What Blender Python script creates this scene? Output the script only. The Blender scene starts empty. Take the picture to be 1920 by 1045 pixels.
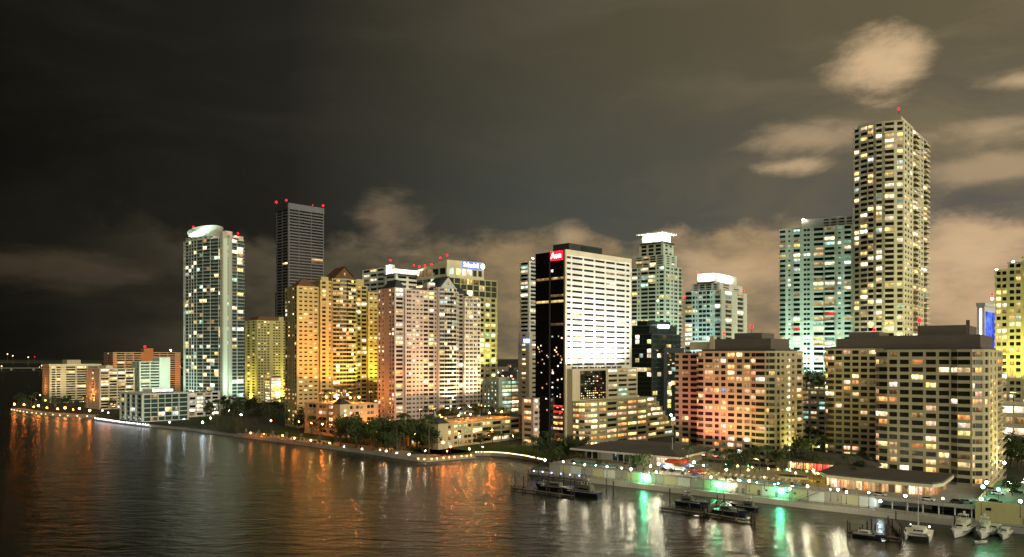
import bpy, bmesh, math, random
from math import sin, cos, pi, radians, atan, atan2, sqrt
from mathutils import Vector, Matrix

R = random.Random(11)
SC = bpy.context.scene
COL = SC.collection

# ------------------------------------------------------------------ camera
F = 1440.0          # focal length in photo pixels (photo is 1920 wide)
HC = 57.0           # camera height above the bay
YH = 668.0          # horizon row
cam = bpy.data.cameras.new('camera')
cam.sensor_width = 36.0
cam.lens = 36.0 * F / 1920.0
cam.shift_y = (YH - 522.5) / 1920.0
cam.clip_start = 1.0
cam.clip_end = 40000.0
co = bpy.data.objects.new('camera', cam)
co.location = (0, 0, HC)
co.rotation_euler = (pi / 2, 0, 0)
COL.objects.link(co)
SC.camera = co

# ------------------------------------------------------------------ sky
SUN_EL, SUN_AZ = radians(19), radians(144)     # city glow from the downtown side (azimuth clockwise from +Y)
world = bpy.data.worlds.new('World')
SC.world = world
world.use_nodes = True
WT = world.node_tree
WT.nodes.clear()

class NT:
    """tiny expression helper for a node tree"""
    def __init__(s, tree): s.t = tree
    def n(s, typ, **kw):
        nd = s.t.nodes.new(typ)
        for k, v in kw.items(): setattr(nd, k, v)
        return nd
    def put(s, sock, v):
        if v is None: return
        if isinstance(v, bpy.types.NodeSocket): s.t.links.new(v, sock)
        else: sock.default_value = v
    def m(s, op, a, b=None, c=None, clamp=False):
        nd = s.n('ShaderNodeMath', operation=op, use_clamp=clamp)
        s.put(nd.inputs[0], a); s.put(nd.inputs[1], b); s.put(nd.inputs[2], c)
        return nd.outputs[0]
    def vec(s, x, y, z=0.0):
        nd = s.n('ShaderNodeCombineXYZ')
        for i, v in enumerate((x, y, z)): s.put(nd.inputs[i], v)
        return nd.outputs[0]
    def noise(s, vec, scale, detail=4.0, rough=0.55, dist=0.0):
        nd = s.n('ShaderNodeTexNoise')
        s.put(nd.inputs['Vector'], vec)
        nd.inputs['Scale'].default_value = scale
        nd.inputs['Detail'].default_value = detail
        nd.inputs['Roughness'].default_value = rough
        nd.inputs['Distortion'].default_value = dist
        return nd.outputs[0]
    def ramp(s, fac, stops):
        nd = s.n('ShaderNodeValToRGB')
        cr = nd.color_ramp
        while len(cr.elements) < len(stops): cr.elements.new(0.5)
        for e, (p, c) in zip(cr.elements, stops):
            e.position = p
            e.color = (c[0], c[1], c[2], 1.0) if isinstance(c, (tuple, list)) else (c, c, c, 1.0)
        s.put(nd.inputs[0], fac)
        return nd.outputs[0]
    def smooth(s, v, a, b):
        nd = s.n('ShaderNodeMapRange', interpolation_type='SMOOTHSTEP')
        s.put(nd.inputs[0], v)
        nd.inputs[1].default_value = a; nd.inputs[2].default_value = b
        return nd.outputs[0]
    def mix(s, fac, a, b, typ='MIX'):
        nd = s.n('ShaderNodeMix', data_type='RGBA', blend_type=typ)
        s.put(nd.inputs[0], fac)
        s.put(nd.inputs[6], a if not isinstance(a, tuple) else (*a, 1.0))
        s.put(nd.inputs[7], b if not isinstance(b, tuple) else (*b, 1.0))
        return nd.outputs[2]

w = NT(WT)
gen = w.n('ShaderNodeTexCoord').outputs['Generated']
sep = w.n('ShaderNodeSeparateXYZ')
WT.links.new(gen, sep.inputs[0])
dx, dy, dz = sep.outputs
az = w.m('ARCTAN2', dx, dy)                        # 0 straight ahead, + to the right
el = w.m('ARCSINE', dz)
horiz = w.m('SQRT', w.m('MAXIMUM', w.m('SUBTRACT', 1.0, w.m('MULTIPLY', dz, dz)), 0.0001))
side = w.m('MULTIPLY_ADD', w.m('DIVIDE', dx, horiz), 0.5, 0.5)     # 0 over the ocean .. 1 over the city
# clear-air glow: dark over the ocean, brown over the city
low = w.ramp(side, [(0.20, (0.0032, 0.0029, 0.0020)), (0.36, (0.0125, 0.0115, 0.0088)), (0.52, (0.050, 0.056, 0.048)), (0.80, (0.095, 0.086, 0.076))])
high = w.ramp(side, [(0.20, (0.0042, 0.0040, 0.0027)), (0.36, (0.0150, 0.0138, 0.0105)), (0.52, (0.058, 0.051, 0.032)), (0.80, (0.115, 0.092, 0.050))])
air = w.mix(w.smooth(el, 0.10, 0.42), low, high)
# stratus sheets and distant cumulus banks, one noise in angular space
skyv = w.vec(w.m('MULTIPLY', az, 1.0), w.m('MULTIPLY', el, 2.3), 0.0)
warp = w.noise(skyv, 2.6, 3.0, 0.5)
sheet = w.noise(w.vec(w.m('MULTIPLY_ADD', az, 0.9, 4.1), w.m('MULTIPLY_ADD', el, 3.4, warp), 0.3), 3.0, 7.0, 0.58)
sheet = w.smooth(sheet, 0.40, 0.70)
sheetcol = w.ramp(side, [(0.2, (0.0100, 0.0092, 0.0060)), (0.36, (0.022, 0.0205, 0.0140)), (0.55, (0.085, 0.075, 0.050)), (0.8, (0.200, 0.155, 0.082))])
sky = w.mix(w.m('MULTIPLY', sheet, 0.62), air, sheetcol)
# cumulus bank along the horizon over the city: its top edge is uneven
edge = w.noise(w.vec(w.m('MULTIPLY', az, 1.0), w.m('MULTIPLY', el, 1.5), 1.7), 9.0, 8.0, 0.60)
edge2 = w.noise(w.vec(w.m('MULTIPLY_ADD', az, 1.0, 9.0), 0.0, 2.2), 3.6, 3.0, 0.5)
topel = w.m('MULTIPLY_ADD', edge2, 0.20, 0.055)
d = w.m('ADD', w.m('SUBTRACT', topel, el), w.m('MULTIPLY', w.m('SUBTRACT', edge, 0.5), 0.17))
bank = w.m('MULTIPLY', w.smooth(d, -0.006, 0.030), w.smooth(side, 0.20, 0.42))
soft = w.smooth(w.noise(skyv, 6.0, 5.0, 0.6), 0.30, 0.68)
bankcol = w.ramp(side, [(0.2, (0.022, 0.018, 0.011)), (0.38, (0.110, 0.090, 0.055)), (0.50, (0.285, 0.195, 0.098)), (0.64, (0.370, 0.250, 0.130)), (0.82, (0.480, 0.315, 0.180))])
sky = w.mix(w.m('MULTIPLY', bank, w.m('MULTIPLY_ADD', soft, 0.80, 0.20)), sky, bankcol)
# single lit clouds over the city (azimuth, elevation, half sizes in radians, brightness)
def px2ang(x, y):
    a = atan((x - 960) / F)
    return a, atan((YH - y) / F * cos(a))
wob = w.noise(w.vec(w.m('MULTIPLY', az, 0.7), w.m('MULTIPLY', el, 1.7), 5.0), 10.0, 9.0, 0.60, 0.25)
wobv = w.m('MULTIPLY', w.m('SUBTRACT', wob, 0.5), 3.7)
for (cx, cy, hw, hh, k) in ((1640, 118, 66, 58, .85), (1578, 148, 40, 28, .36), (1698, 108, 34, 26, .36), (1530, 262, 105, 30, .42), (1492, 311, 75, 15, .58), (1850, 243, 130, 26, .42),
                            (1862, 318, 115, 24, .38), (1915, 152, 70, 15, .60), (1835, 480, 130, 70, .62), (1790, 570, 150, 60, .30),
                            (722, 425, 66, 62, .26), (1060, 448, 30, 30, .32), (1350, 505, 120, 42, .45), (120, 505, 120, 40, .045)):
    a0, e0 = px2ang(cx, cy)
    u = w.m('DIVIDE', w.m('SUBTRACT', az, a0), hw / F * cos(a0))
    v = w.m('DIVIDE', w.m('SUBTRACT', el, e0), hh / F)
    r = w.m('SQRT', w.m('ADD', w.m('MULTIPLY', u, u), w.m('MULTIPLY', v, v)))
    r = w.m('ADD', r, wobv)
    mk = w.m('MULTIPLY', w.smooth(r, 1.35, 0.0), k)
    sky = w.mix(mk, sky, (0.60, 0.415, 0.235))
nish = w.n('ShaderNodeTexSky')
nish.sky_type = 'NISHITA'; nish.sun_disc = False
nish.sun_elevation = radians(-6); nish.sun_rotation = SUN_AZ
sky = w.mix(1.0, sky, w.mix(1.0, nish.outputs[0], (0.06, 0.06, 0.06), 'MULTIPLY'), 'ADD')
bg = w.n('ShaderNodeBackground'); w.put(bg.inputs[0], sky); bg.inputs[1].default_value = 1.0
wo = w.n('ShaderNodeOutputWorld'); WT.links.new(bg.outputs[0], wo.inputs[0])

# one weak lamp: the broad glow of the unseen downtown to the right
sun = bpy.data.lights.new('city_glow', 'SUN')
sun.energy = 1.9; sun.angle = radians(50); sun.color = (1.0, 0.93, 0.70)
so = bpy.data.objects.new('city_glow', sun)
sd = Vector((sin(SUN_AZ) * cos(SUN_EL), cos(SUN_AZ) * cos(SUN_EL), sin(SUN_EL)))
so.rotation_euler = sd.to_track_quat('Z', 'Y').to_euler()
COL.objects.link(so)

vs = SC.view_settings
vs.view_transform = 'Standard'; vs.look = 'None'; vs.exposure = 0.3; vs.gamma = 1.0; vs.use_curve_mapping = False
SC.cycles.use_denoising = True
SC.cycles.max_bounces = 5
SC.cycles.diffuse_bounces = 2
SC.cycles.glossy_bounces = 3
SC.cycles.sample_clamp_indirect = 4.0
SC.cycles.caustics_reflective = False
SC.cycles.caustics_refractive = False

# ------------------------------------------------------------------ pixel helpers (photo pixel + distance -> place)
def gp(x, y, z=0.0):
    """the point at height z seen at photo pixel (x, y) below the horizon"""
    Y = (HC - z) * F / (y - YH)
    return Vector(((x - 960) * Y / F, Y, z))
def at(x, y, Y):
    return Vector(((x - 960) * Y / F, Y, HC + (YH - y) * Y / F))

# ------------------------------------------------------------------ materials
MAT = {}
def pmat(name, col, rough=0.7, spec=0.3, var=0.18, scale=0.12, metal=0.0, streak=True, emit=None, es=0.0):
    if name in MAT: return MAT[name]
    m = bpy.data.materials.new(name); m.use_nodes = True
    t = NT(m.node_tree); bs = m.node_tree.nodes['Principled BSDF']
    pos = t.n('ShaderNodeNewGeometry').outputs['Position']
    if var > 0:
        mp = t.n('ShaderNodeMapping'); t.put(mp.inputs[0], pos)
        mp.inputs['Scale'].default_value = (1, 1, 0.22) if streak else (1, 1, 1)
        n1 = t.noise(mp.outputs[0], scale, 5.0, 0.6)
        n2 = t.noise(pos, scale * 9, 3.0, 0.6)
        oi = t.n('ShaderNodeObjectInfo').outputs['Random']
        f = t.m('ADD', t.m('MULTIPLY_ADD', n1, 2.0 * var, 1.0 - var), t.m('MULTIPLY_ADD', n2, var, -var * .5))
        f = t.m('ADD', f, t.m('MULTIPLY_ADD', oi, var * .4, -var * .2))
        c = t.mix(1.0, (col[0], col[1], col[2]), t.vec(f, f, f), 'MULTIPLY')
        t.put(bs.inputs['Base Color'], c)
    else:
        bs.inputs['Base Color'].default_value = (*col, 1)
    bs.inputs['Roughness'].default_value = rough
    bs.inputs['Specular IOR Level'].default_value = spec
    bs.inputs['Metallic'].default_value = metal
    if emit:
        bs.inputs['Emission Color'].default_value = (*emit, 1); bs.inputs['Emission Strength'].default_value = es
    MAT[name] = m
    return m
def litmat(name, col, strength, vary=True):
    """a lit room behind glass: uneven light from room to room and within a window"""
    if name in MAT: return MAT[name]
    m = bpy.data.materials.new(name); m.use_nodes = True
    t = NT(m.node_tree); m.node_tree.nodes.clear()
    em = t.n('ShaderNodeEmission')
    if vary:
        pos = t.n('ShaderNodeNewGeometry').outputs['Position']
        a = t.noise(pos, 0.11, 2.0, 0.7); b = t.noise(pos, 0.9, 3.0, 0.6)
        oi = t.n('ShaderNodeObjectInfo').outputs['Random']
        k = t.m('MULTIPLY', t.smooth(a, 0.22, 0.75), t.smooth(b, 0.18, 0.68))
        k = t.m('MULTIPLY', k, t.m('MULTIPLY_ADD', t.m('POWER', oi, 1.6), 2.0, 0.35))
        ob = t.n('ShaderNodeSeparateXYZ'); t.put(ob.inputs[0], t.n('ShaderNodeTexCoord').outputs['Object'])
        ceil = t.m('MULTIPLY_ADD', t.smooth(ob.outputs[2], -0.5, 0.45), 0.75, 0.45)
        cur = t.m('SUBTRACT', t.m('MULTIPLY', t.m('ADD', ob.outputs[0], 0.5), 1.0), t.m('MULTIPLY', t.m('FRACT', t.m('MULTIPLY', oi, 7.13)), 0.9))
        cur = t.m('MULTIPLY_ADD', t.smooth(t.m('ABSOLUTE', cur), 0.12, 0.2), 0.55, 0.45)
        k = t.m('MULTIPLY', k, t.m('MULTIPLY', ceil, cur))
        t.put(em.inputs[1], t.m('MULTIPLY_ADD', k, strength * 2.5, strength * 0.2))
        c2 = (min(1, col[0] * 1.0), min(1, col[1] * .72), col[2] * .5)
        t.put(em.inputs[0], t.mix(t.smooth(t.noise(pos, 0.35, 2.0), 0.35, 0.7), (*c2,), (*col,)))
    else:
        em.inputs[0].default_value = (*col, 1); em.inputs[1].default_value = strength
    o = t.n('ShaderNodeOutputMaterial'); m.node_tree.links.new(em.outputs[0], o.inputs[0])
    if strength < 12: m.cycles.emission_sampling = 'NONE'      # dim windows light little: leave the samples to the lamps
    MAT[name] = m
    return m

pmat('glass_dark', (0.012, 0.013, 0.012), 0.12, 0.6, 0.3, 0.3)
pmat('glass_brown', (0.030, 0.025, 0.018), 0.2, 0.5, 0.5, 0.35)
pmat('glass_grey', (0.16, 0.155, 0.13), 0.25, 0.5, 0.4, 0.3)
pmat('glass_teal', (0.035, 0.075, 0.072), 0.12, 0.7, 0.4, 0.2)
pmat('glass_black', (0.010, 0.009, 0.009), 0.06, 0.8, 0.2, 0.2)
pmat('glass_green', (0.018, 0.034, 0.028), 0.08, 0.8, 0.4, 0.2)
pmat('cream', (0.66, 0.60, 0.43)); pmat('white', (0.76, 0.76, 0.70)); pmat('greenwhite', (0.64, 0.72, 0.60))  # greenwhite: the greenish light on the tall towers is put into the paint
pmat('beige', (0.50, 0.42, 0.27)); pmat('pinkish', (0.62, 0.55, 0.50)); pmat('ochre', (0.50, 0.44, 0.20))
pmat('palewall', (0.66, 0.68, 0.54)); pmat('finwall', (0.46, 0.48, 0.38)); pmat('greywhite', (0.62, 0.65, 0.61)); pmat('grey', (0.24, 0.24, 0.23)); pmat('steel', (0.15, 0.155, 0.175), 0.4, 0.5)
pmat('darkbrown', (0.16, 0.135, 0.115)); pmat('roofgrey', (0.12, 0.105, 0.09)); pmat('rooftile', (0.16, 0.085, 0.045), 0.8, 0.2)
pmat('roofdark', (0.11, 0.10, 0.085), 0.9, .2, .3); pmat('slate', (0.05, 0.055, 0.06)); pmat('concrete', (0.36, 0.34, 0.29), 0.85, .2, .25)
pmat('olive', (0.50, 0.48, 0.29)); pmat('amb', (0.58, 0.51, 0.325)); pmat('yellowwall', (0.52, 0.46, 0.20)); pmat('terracotta', (0.46, 0.22, 0.09))
pmat('timber', (0.10, 0.075, 0.05), 0.85, .2, .35, 0.5); pmat('pile', (0.05, 0.042, 0.035), 0.9, .2, .3); pmat('metal_dark', (0.05, 0.05, 0.055), 0.45, .5, .1)
pmat('gelcoat', (0.62, 0.60, 0.52), 0.35, .5, .12, .6); pmat('canvas', (0.50, 0.47, 0.34), 0.9, .1, .2, .6); pmat('navy', (0.02, 0.025, 0.05), 0.3, .5, .1)
pmat('bark', (0.11, 0.085, 0.06), 0.95, .1, .3, 1.0); pmat('asphalt', (0.05, 0.05, 0.048), 0.9, .2, .3)
pmat('lawn', (0.050, 0.085, 0.022), 0.95, .1, .45, .25, streak=False); pmat('paving', (0.36, 0.31, 0.23), 0.85, .2, .3, .3, streak=False)
pmat('deck', (0.42, 0.34, 0.17), 0.8, .2, .25, .25, streak=False); pmat('greendeck', (0.16, 0.34, 0.20), 0.7, .3, .2, .2, streak=False)
pmat('redcloth', (0.50, 0.07, 0.04), 0.9, .1, .15, 1.0); pmat('bluecloth', (0.10, 0.16, 0.50), 0.9, .1, .15, 1.0); pmat('greencloth', (0.10, 0.15, 0.13), 0.9, .1, .15, 1.0)
pmat('pooltile', (0.10, 0.52, 0.50), 0.15, .5, .15, .3, streak=False)
pmat('redwall', (0.45, 0.03, 0.03), .6, .3, .1)
pmat('carpaint_dark', (0.02, 0.025, 0.04), 0.25, .6, 0.05); pmat('carpaint_white', (0.6, 0.6, 0.58), 0.3, .6, 0.05); pmat('carpaint_silver', (0.3, 0.31, 0.32), 0.3, .6, 0.05); pmat('rubber', (0.015, 0.015, 0.015), .8, .2, 0.0)
def leafmat(name, col):
    m = pmat(name, col, 0.6, 0.25, 0.6, 0.6, streak=False)
    return m
leafmat('leaf_dark', (0.032, 0.050, 0.018)); leafmat('leaf_mid', (0.058, 0.085, 0.026)); leafmat('palmleaf', (0.055, 0.080, 0.027))
litmat('lit_warm', (1.0, 0.74, 0.40), 1.5); litmat('lit_yellow', (1.0, 0.86, 0.34), 1.3); litmat('lit_white', (1.0, 0.93, 0.76), 1.9)
litmat('lit_cool', (0.72, 0.95, 1.0), 1.3); litmat('lit_orange', (1.0, 0.46, 0.16), 1.2); litmat('lit_peach', (1.0, 0.60, 0.42), 1.2)
litmat('lit_blue', (0.12, 0.32, 1.0), 1.3); litmat('lit_red', (1.0, 0.07, 0.05), 1.3); litmat('lit_teal', (0.45, 0.9, 0.8), .8); litmat('lit_green', (0.65, 0.9, 0.5), 1.2)
litmat('lit_dim', (0.62, 0.45, 0.22), 0.35)
litmat('lamp_orange', (1.0, 0.24, 0.03), 60, False); litmat('lamp_white', (1.0, 0.88, 0.62), 120, False); litmat('lamp_terrace', (1.0, 0.92, 0.62), 420, False); litmat('lamp_cool', (0.75, 0.95, 1.0), 90, False)
litmat('lamp_green', (0.10, 1.0, 0.42), 60, False); litmat('lamp_red', (1.0, 0.008, 0.02), 3.5, False); litmat('lamp_blue', (0.35, 0.45, 1.0), 6, False)
litmat('lamp_yellow', (1.0, 0.72, 0.16), 110, False); litmat('flood_white', (1.0, 0.97, 0.86), 300, False); litmat('flood_mint', (0.72, 1.0, 0.82), 220, False)
litmat('flood_strong', (1.0, 0.98, 0.88), 3200, False); litmat('flood_yellow', (1.0, 0.86, 0.22), 300, False); litmat('wash_mint', (0.7, 1.0, 0.82), 2100, False); litmat('wash_yellow', (0.97, 0.92, 0.18), 1600, False); litmat('wash_orange', (1.0, 0.28, 0.03), 2600, False); litmat('wash_dim_orange', (1.0, 0.28, 0.04), 1300, False); litmat('wash_dim', (1.0, 0.80, 0.40), 800, False); litmat('wash_red', (1.0, 0.26, 0.24), 1100, False); litmat('wash_lime', (0.95, 1.0, 0.66), 2600, False); litmat('wash_low', (1.0, 0.9, 0.28), 420, False); litmat('wash_warm', (1.0, 0.82, 0.50), 1500, False); litmat('wash_cyan', (0.55, 0.90, 1.0), 2600, False); litmat('lamp_sodium', (1.0, 0.25, 0.025), 620, False); litmat('sign_white', (1.0, 0.97, 0.97), 5, False); litmat('sign_red', (1.0, 0.015, 0.03), 2.2, False); litmat('sign_blue', (0.09, 0.17, 1.0), 1.6, False)  # the wash lights are added ones that tint the tower faces
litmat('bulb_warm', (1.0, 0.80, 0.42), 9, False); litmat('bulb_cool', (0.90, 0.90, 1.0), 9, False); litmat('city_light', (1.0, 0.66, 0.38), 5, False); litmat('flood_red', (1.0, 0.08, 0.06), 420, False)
litmat('screen_blue', (0.05, 0.10, 0.75), 1.0)

# ------------------------------------------------------------------ object helpers
UNIT = {}
def box_bm(bm, cx, cy, cz, sx, sy, sz, rz=0.0, mi=0):
    c, s = cos(rz), sin(rz)
    vv = []
    for k in (-.5, .5):
        for j in (-.5, .5):
            for i in (-.5, .5):
                x, y = i * sx, j * sy
                vv.append(bm.verts.new((cx + x * c - y * s, cy + x * s + y * c, cz + k * sz)))
    for f in ((0, 2, 3, 1), (4, 5, 7, 6), (0, 1, 5, 4), (2, 6, 7, 3), (0, 4, 6, 2), (1, 3, 7, 5)):
        fc = bm.faces.new([vv[i] for i in f]); fc.material_index = mi
def unit(mat):
    if mat not in UNIT:
        bm = bmesh.new(); box_bm(bm, 0, 0, 0, 1, 1, 1)
        me = bpy.data.meshes.new('block_' + mat); bm.to_mesh(me); bm.free()
        me.materials.append(MAT[mat]); UNIT[mat] = me
    return UNIT[mat]
def link(name, me, parent=None, loc=(0, 0, 0), rz=0.0, sc=None):
    o = bpy.data.objects.new(name, me)
    o.location = loc
    if rz: o.rotation_euler = (0, 0, rz)
    if sc: o.scale = sc
    if parent: o.parent = parent
    COL.objects.link(o)
    return o
def box(name, parent, c, s, mat, rz=0.0):
    return link(name, unit(mat), parent, c, rz, s)
def tag(o, label, cat, group=None):
    o['label'] = label; o['category'] = cat
    if group: o['group'] = group
    return o
def kind(o, k): o['kind'] = k; return o
def empty(name, loc, rz=0.0):
    return link(name, None, None, loc, rz)
def bm_obj(name, bm, mats, parent=None, loc=(0, 0, 0), rz=0.0, smooth=False):
    me = bpy.data.meshes.new(name); bm.to_mesh(me); bm.free()
    for m in (mats if isinstance(mats, (list, tuple)) else [mats]): me.materials.append(MAT[m])
    if smooth:
        for p in me.polygons: p.use_smooth = True
    return link(name, me, parent, loc, rz)
def offset(poly, d):
    n = len(poly); out = []
    for i in range(n):
        p0, p1, p2 = Vector(poly[i - 1]), Vector(poly[i]), Vector(poly[(i + 1) % n])
        t1 = (p1 - p0).normalized(); t2 = (p2 - p1).normalized()
        n1 = Vector((t1.y, -t1.x)); n2 = Vector((t2.y, -t2.x))
        out.append(p1 + (n1 + n2) * (d / max(0.25, 1 + n1.dot(n2))))
    return [(p.x, p.y) for p in out]
def prism_bm(bm, poly, z0, z1, mi=0, top=None):
    lo = [bm.verts.new((x, y, z0)) for x, y in poly]
    hi = [bm.verts.new((x, y, z1)) for x, y in (top or poly)]
    n = len(poly)
    for i in range(n):
        f = bm.faces.new((lo[i], lo[(i + 1) % n], hi[(i + 1) % n], hi[i])); f.material_index = mi
    f = bm.faces.new(hi); f.material_index = mi
    f = bm.faces.new(lo[::-1]); f.material_index = mi
def prism(name, parent, poly, z0, z1, mat, top=None, loc=(0, 0, 0), rz=0.0):
    bm = bmesh.new(); prism_bm(bm, poly, z0, z1, 0, top)
    return bm_obj(name, bm, mat, parent, loc, rz)
def tube_bm(bm, p0, p1, r0, r1=None, n=8, mi=0, cap=True):
    r1 = r0 if r1 is None else r1
    p0, p1 = Vector(p0), Vector(p1)
    ax = (p1 - p0).normalized()
    a = ax.orthogonal().normalized(); b = ax.cross(a)
    l, h = [], []
    for i in range(n):
        q = a * cos(2 * pi * i / n) + b * sin(2 * pi * i / n)
        l.append(bm.verts.new(p0 + q * r0)); h.append(bm.verts.new(p1 + q * r1))
    for i in range(n):
        bm.faces.new((l[i], l[(i + 1) % n], h[(i + 1) % n], h[i])).material_index = mi
    if cap:
        bm.faces.new(h).material_index = mi; bm.faces.new(l[::-1]).material_index = mi
def ball_bm(bm, c, r, sub=1, sq=1.0, mi=0):
    res = bmesh.ops.create_icosphere(bm, subdivisions=sub, radius=r, matrix=Matrix.Translation(c) @ Matrix.Diagonal((1, 1, sq, 1)))
    for v in res['verts']:
        for f in v.link_faces: f.material_index = mi
def text_mesh(txt, size, mat, depth=0.15):
    cu = bpy.data.curves.new('letters', 'FONT'); cu.body = txt; cu.size = size; cu.extrude = depth
    cu.align_x = 'CENTER'; cu.align_y = 'CENTER'
    o = bpy.data.objects.new('letters_tmp', cu); COL.objects.link(o)
    dg = bpy.context.evaluated_depsgraph_get()
    me = bpy.data.meshes.new_from_object(o.evaluated_get(dg))
    bpy.data.objects.remove(o)
    me.materials.clear(); me.materials.append(MAT[mat])
    return me

# ------------------------------------------------------------------ building generator
GB = 2.0      # street level above the bay
class Building:
    """a root Empty at the corner nearest the camera; local +x runs along the face to the right of that corner,
    local +y along the face to its left"""
    MAXPART = 300
    def __init__(s, name, label, xl, xc, xr, Y, th, zb=GB, cat='building', group=None):
        s.th = th = radians(th); s.Y = Y; s.zb = zb
        X = (xc - 960) * Y / F
        c, sn = cos(th), sin(th)
        kr, kl = (xr - 960) / F, (xl - 960) / F
        s.W = (kr * Y - X) / (c - kr * sn)
        s.D = (X - kl * Y) / (sn + kl * c)
        if s.W <= 0 or s.W > 140: s.W = 34.0
        if s.D <= 0 or s.D > 140: s.D = 34.0
        s.root = empty(name, (X, Y, zb), th)
        tag(s.root, label, cat, group)
        s.wins, s.bals = [], []
        s.bal_mesh = {}
        s.rnd = random.Random(sum(ord(ch) * (i + 7) for i, ch in enumerate(label)))
    def z(s, y, Y=None):
        Y = Y or s.Y
        return HC + (YH - y) * Y / F - s.zb
    def rect(s, x0=0, y0=0, x1=None, y1=None):
        x1 = s.W if x1 is None else x1; y1 = s.D if y1 is None else y1
        return [(x0, y0), (x1, y0), (x1, y1), (x0, y1)]
    def bowL(s, b, n, x0=0, y0=0, x1=None, y1=None):
        """rectangle whose left visible face bulges by b metres in n pieces"""
        x1 = s.W if x1 is None else x1; y1 = s.D if y1 is None else y1
        p = [(x0, y0), (x1, y0), (x1, y1)]
        for i in range(n + 1):
            t = i / n
            p.append((x0 - b * sin(pi * t) if b > 0 else x0, y1 + (y0 - y1) * t))
        return p[:-1]
    def bowR(s, b, n, x0=0, y0=0, x1=None, y1=None):
        x1 = s.W if x1 is None else x1; y1 = s.D if y1 is None else y1
        p = [(x0 + (x1 - x0) * i / n, y0 - b * sin(pi * i / n)) for i in range(n + 1)]
        return p + [(x1, y1), (x0, y1)]
    def tier(s, poly, z0, z1, nf, edges, wall='cream', band=None, bf=0.42, bo=0.35, lit=0.2, pal=None, glass='glass_dark', bands=True, parapet=1.0, core=None, clip=None):
        band = band or wall
        fh = (z1 - z0) / nf
        prism('wall', s.root, poly, z0, z1 + 0.3, core or wall)
        if bands:
            me = None
            for i in range(nf + 1):
                hh = fh * bf if i < nf else parapet
                if i == 0 or i == nf:
                    o = prism('floor_band', s.root, offset(poly, bo), 0, hh, band, loc=(0, 0, z0 + i * fh))
                    me = o.data if i == 0 else me
                else:
                    link('floor_band', me, s.root, (0, 0, z0 + i * fh))
        n = len(poly)
        for e, spec in edges.items():
            e %= n
            s.face(poly[e], poly[(e + 1) % n], z0, fh, nf, spec, wall, band, bf, bo, lit, pal, glass, edgebands=not bands)
    def face(s, p0, p1, z0, fh, nf, spec, wall, band, bf, bo, lit, pal, glass, edgebands=False, skip=0):
        p0, p1 = Vector(p0), Vector(p1)
        t = (p1 - p0); L = t.length; t.normalize(); nn = Vector((t.y, -t.x)); rz = atan2(t.y, t.x)
        toks = [(k[0], float(k[1:])) for k in spec.split()]
        tot = sum(a for _, a in toks); u = 0.0
        z1 = z0 + fh * nf
        pal = pal or (('lit_warm', 4), ('lit_white', 3), ('lit_yellow', 3), ('lit_cool', 1), ('lit_orange', 1))
        names = [a for a, _ in pal]; wts = [b for _, b in pal]
        if edgebands:
            mid = (p0 + p1) / 2 + nn * (bo / 2)
            for i in range(nf + 1):
                hh = fh * bf if i < nf else 1.0
                box('floor_band', s.root, (mid.x, mid.y, z0 + i * fh + hh / 2), (L, bo, hh), band, rz)
        oh = fh * (1 - bf)
        rowk = [s.rnd.choice((.35, .6, .8, 1.0, 1.3, 1.9)) for _ in range(nf)] if lit < .5 else [1.0] * nf
        for k, a in toks:
            w0, w1 = u / tot * L, (u + a) / tot * L
            u += a
            cw = w1 - w0; c = p0 + t * (w0 + w1) / 2
            if k == 'p' or k == 'P':          # wall pier
                dpt = (bo - 0.03) if k == 'p' else bo + 0.5
                q = c + nn * (dpt / 2)
                box('pier', s.root, (q.x, q.y, (z0 + z1) / 2 + 0.02), (cw, dpt, z1 - z0 - 0.05), wall, rz)
                continue
            if k == 'g': continue
            for i in range(nf):
                zz = z0 + i * fh + fh * bf + oh / 2
                q = c + nn * 0.06
                if s.rnd.random() < lit * rowk[i] * (1.3 if lit < .4 else 1.0):
                    m = s.rnd.choices(names, wts)[0] if s.rnd.random() > .22 else 'lit_dim'
                else:
                    m = glass
                h = oh * (0.98 if k != 's' else 0.62)
                wd = cw * 0.94
                if k == 'd':                # a pair of small windows
                    for sg in (-1, 1):
                        qq = q + t * (sg * cw * 0.24)
                        s.wins.append((qq.x, qq.y, zz, wd * .40, 0.1, h * .85, rz, m if s.rnd.random() < .8 else glass))
                else:
                    s.wins.append((q.x, q.y, zz, wd, 0.1, h, rz, m))
                if k in 'bBc':
                    dep = 1.7 if k != 'c' else 1.1
                    q2 = c + nn * (bo + dep / 2 + 0.01)
                    s.bals.append((k, round(cw, 1), dep, q2.x, q2.y, z0 + i * fh, rz, band))
    def balmesh(s, k, w, dep, mat):
        key = (k, w, mat)
        if key not in s.bal_mesh:
            bm = bmesh.new()
            box_bm(bm, 0, 0, 0.14, w, dep, 0.28)
            if k == 'B':
                box_bm(bm, 0, -dep / 2 + .08, 0.75, w, 0.16, 0.94)
                for sg in (-1, 1): box_bm(bm, sg * (w / 2 - .07), .09, 0.72, 0.14, dep - .2, 0.88)
            else:
                box_bm(bm, 0, -dep / 2 + .06, 1.22, w, 0.10, 0.12)
                for i in range(4): box_bm(bm, (i / 3 - .5) * (w - .2), -dep / 2 + .06, 0.72, 0.07, 0.07, 0.87)
            me = bpy.data.meshes.new('balcony'); bm.to_mesh(me); bm.free(); me.materials.append(MAT[mat])
            s.bal_mesh[key] = me
        return s.bal_mesh[key]
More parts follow.
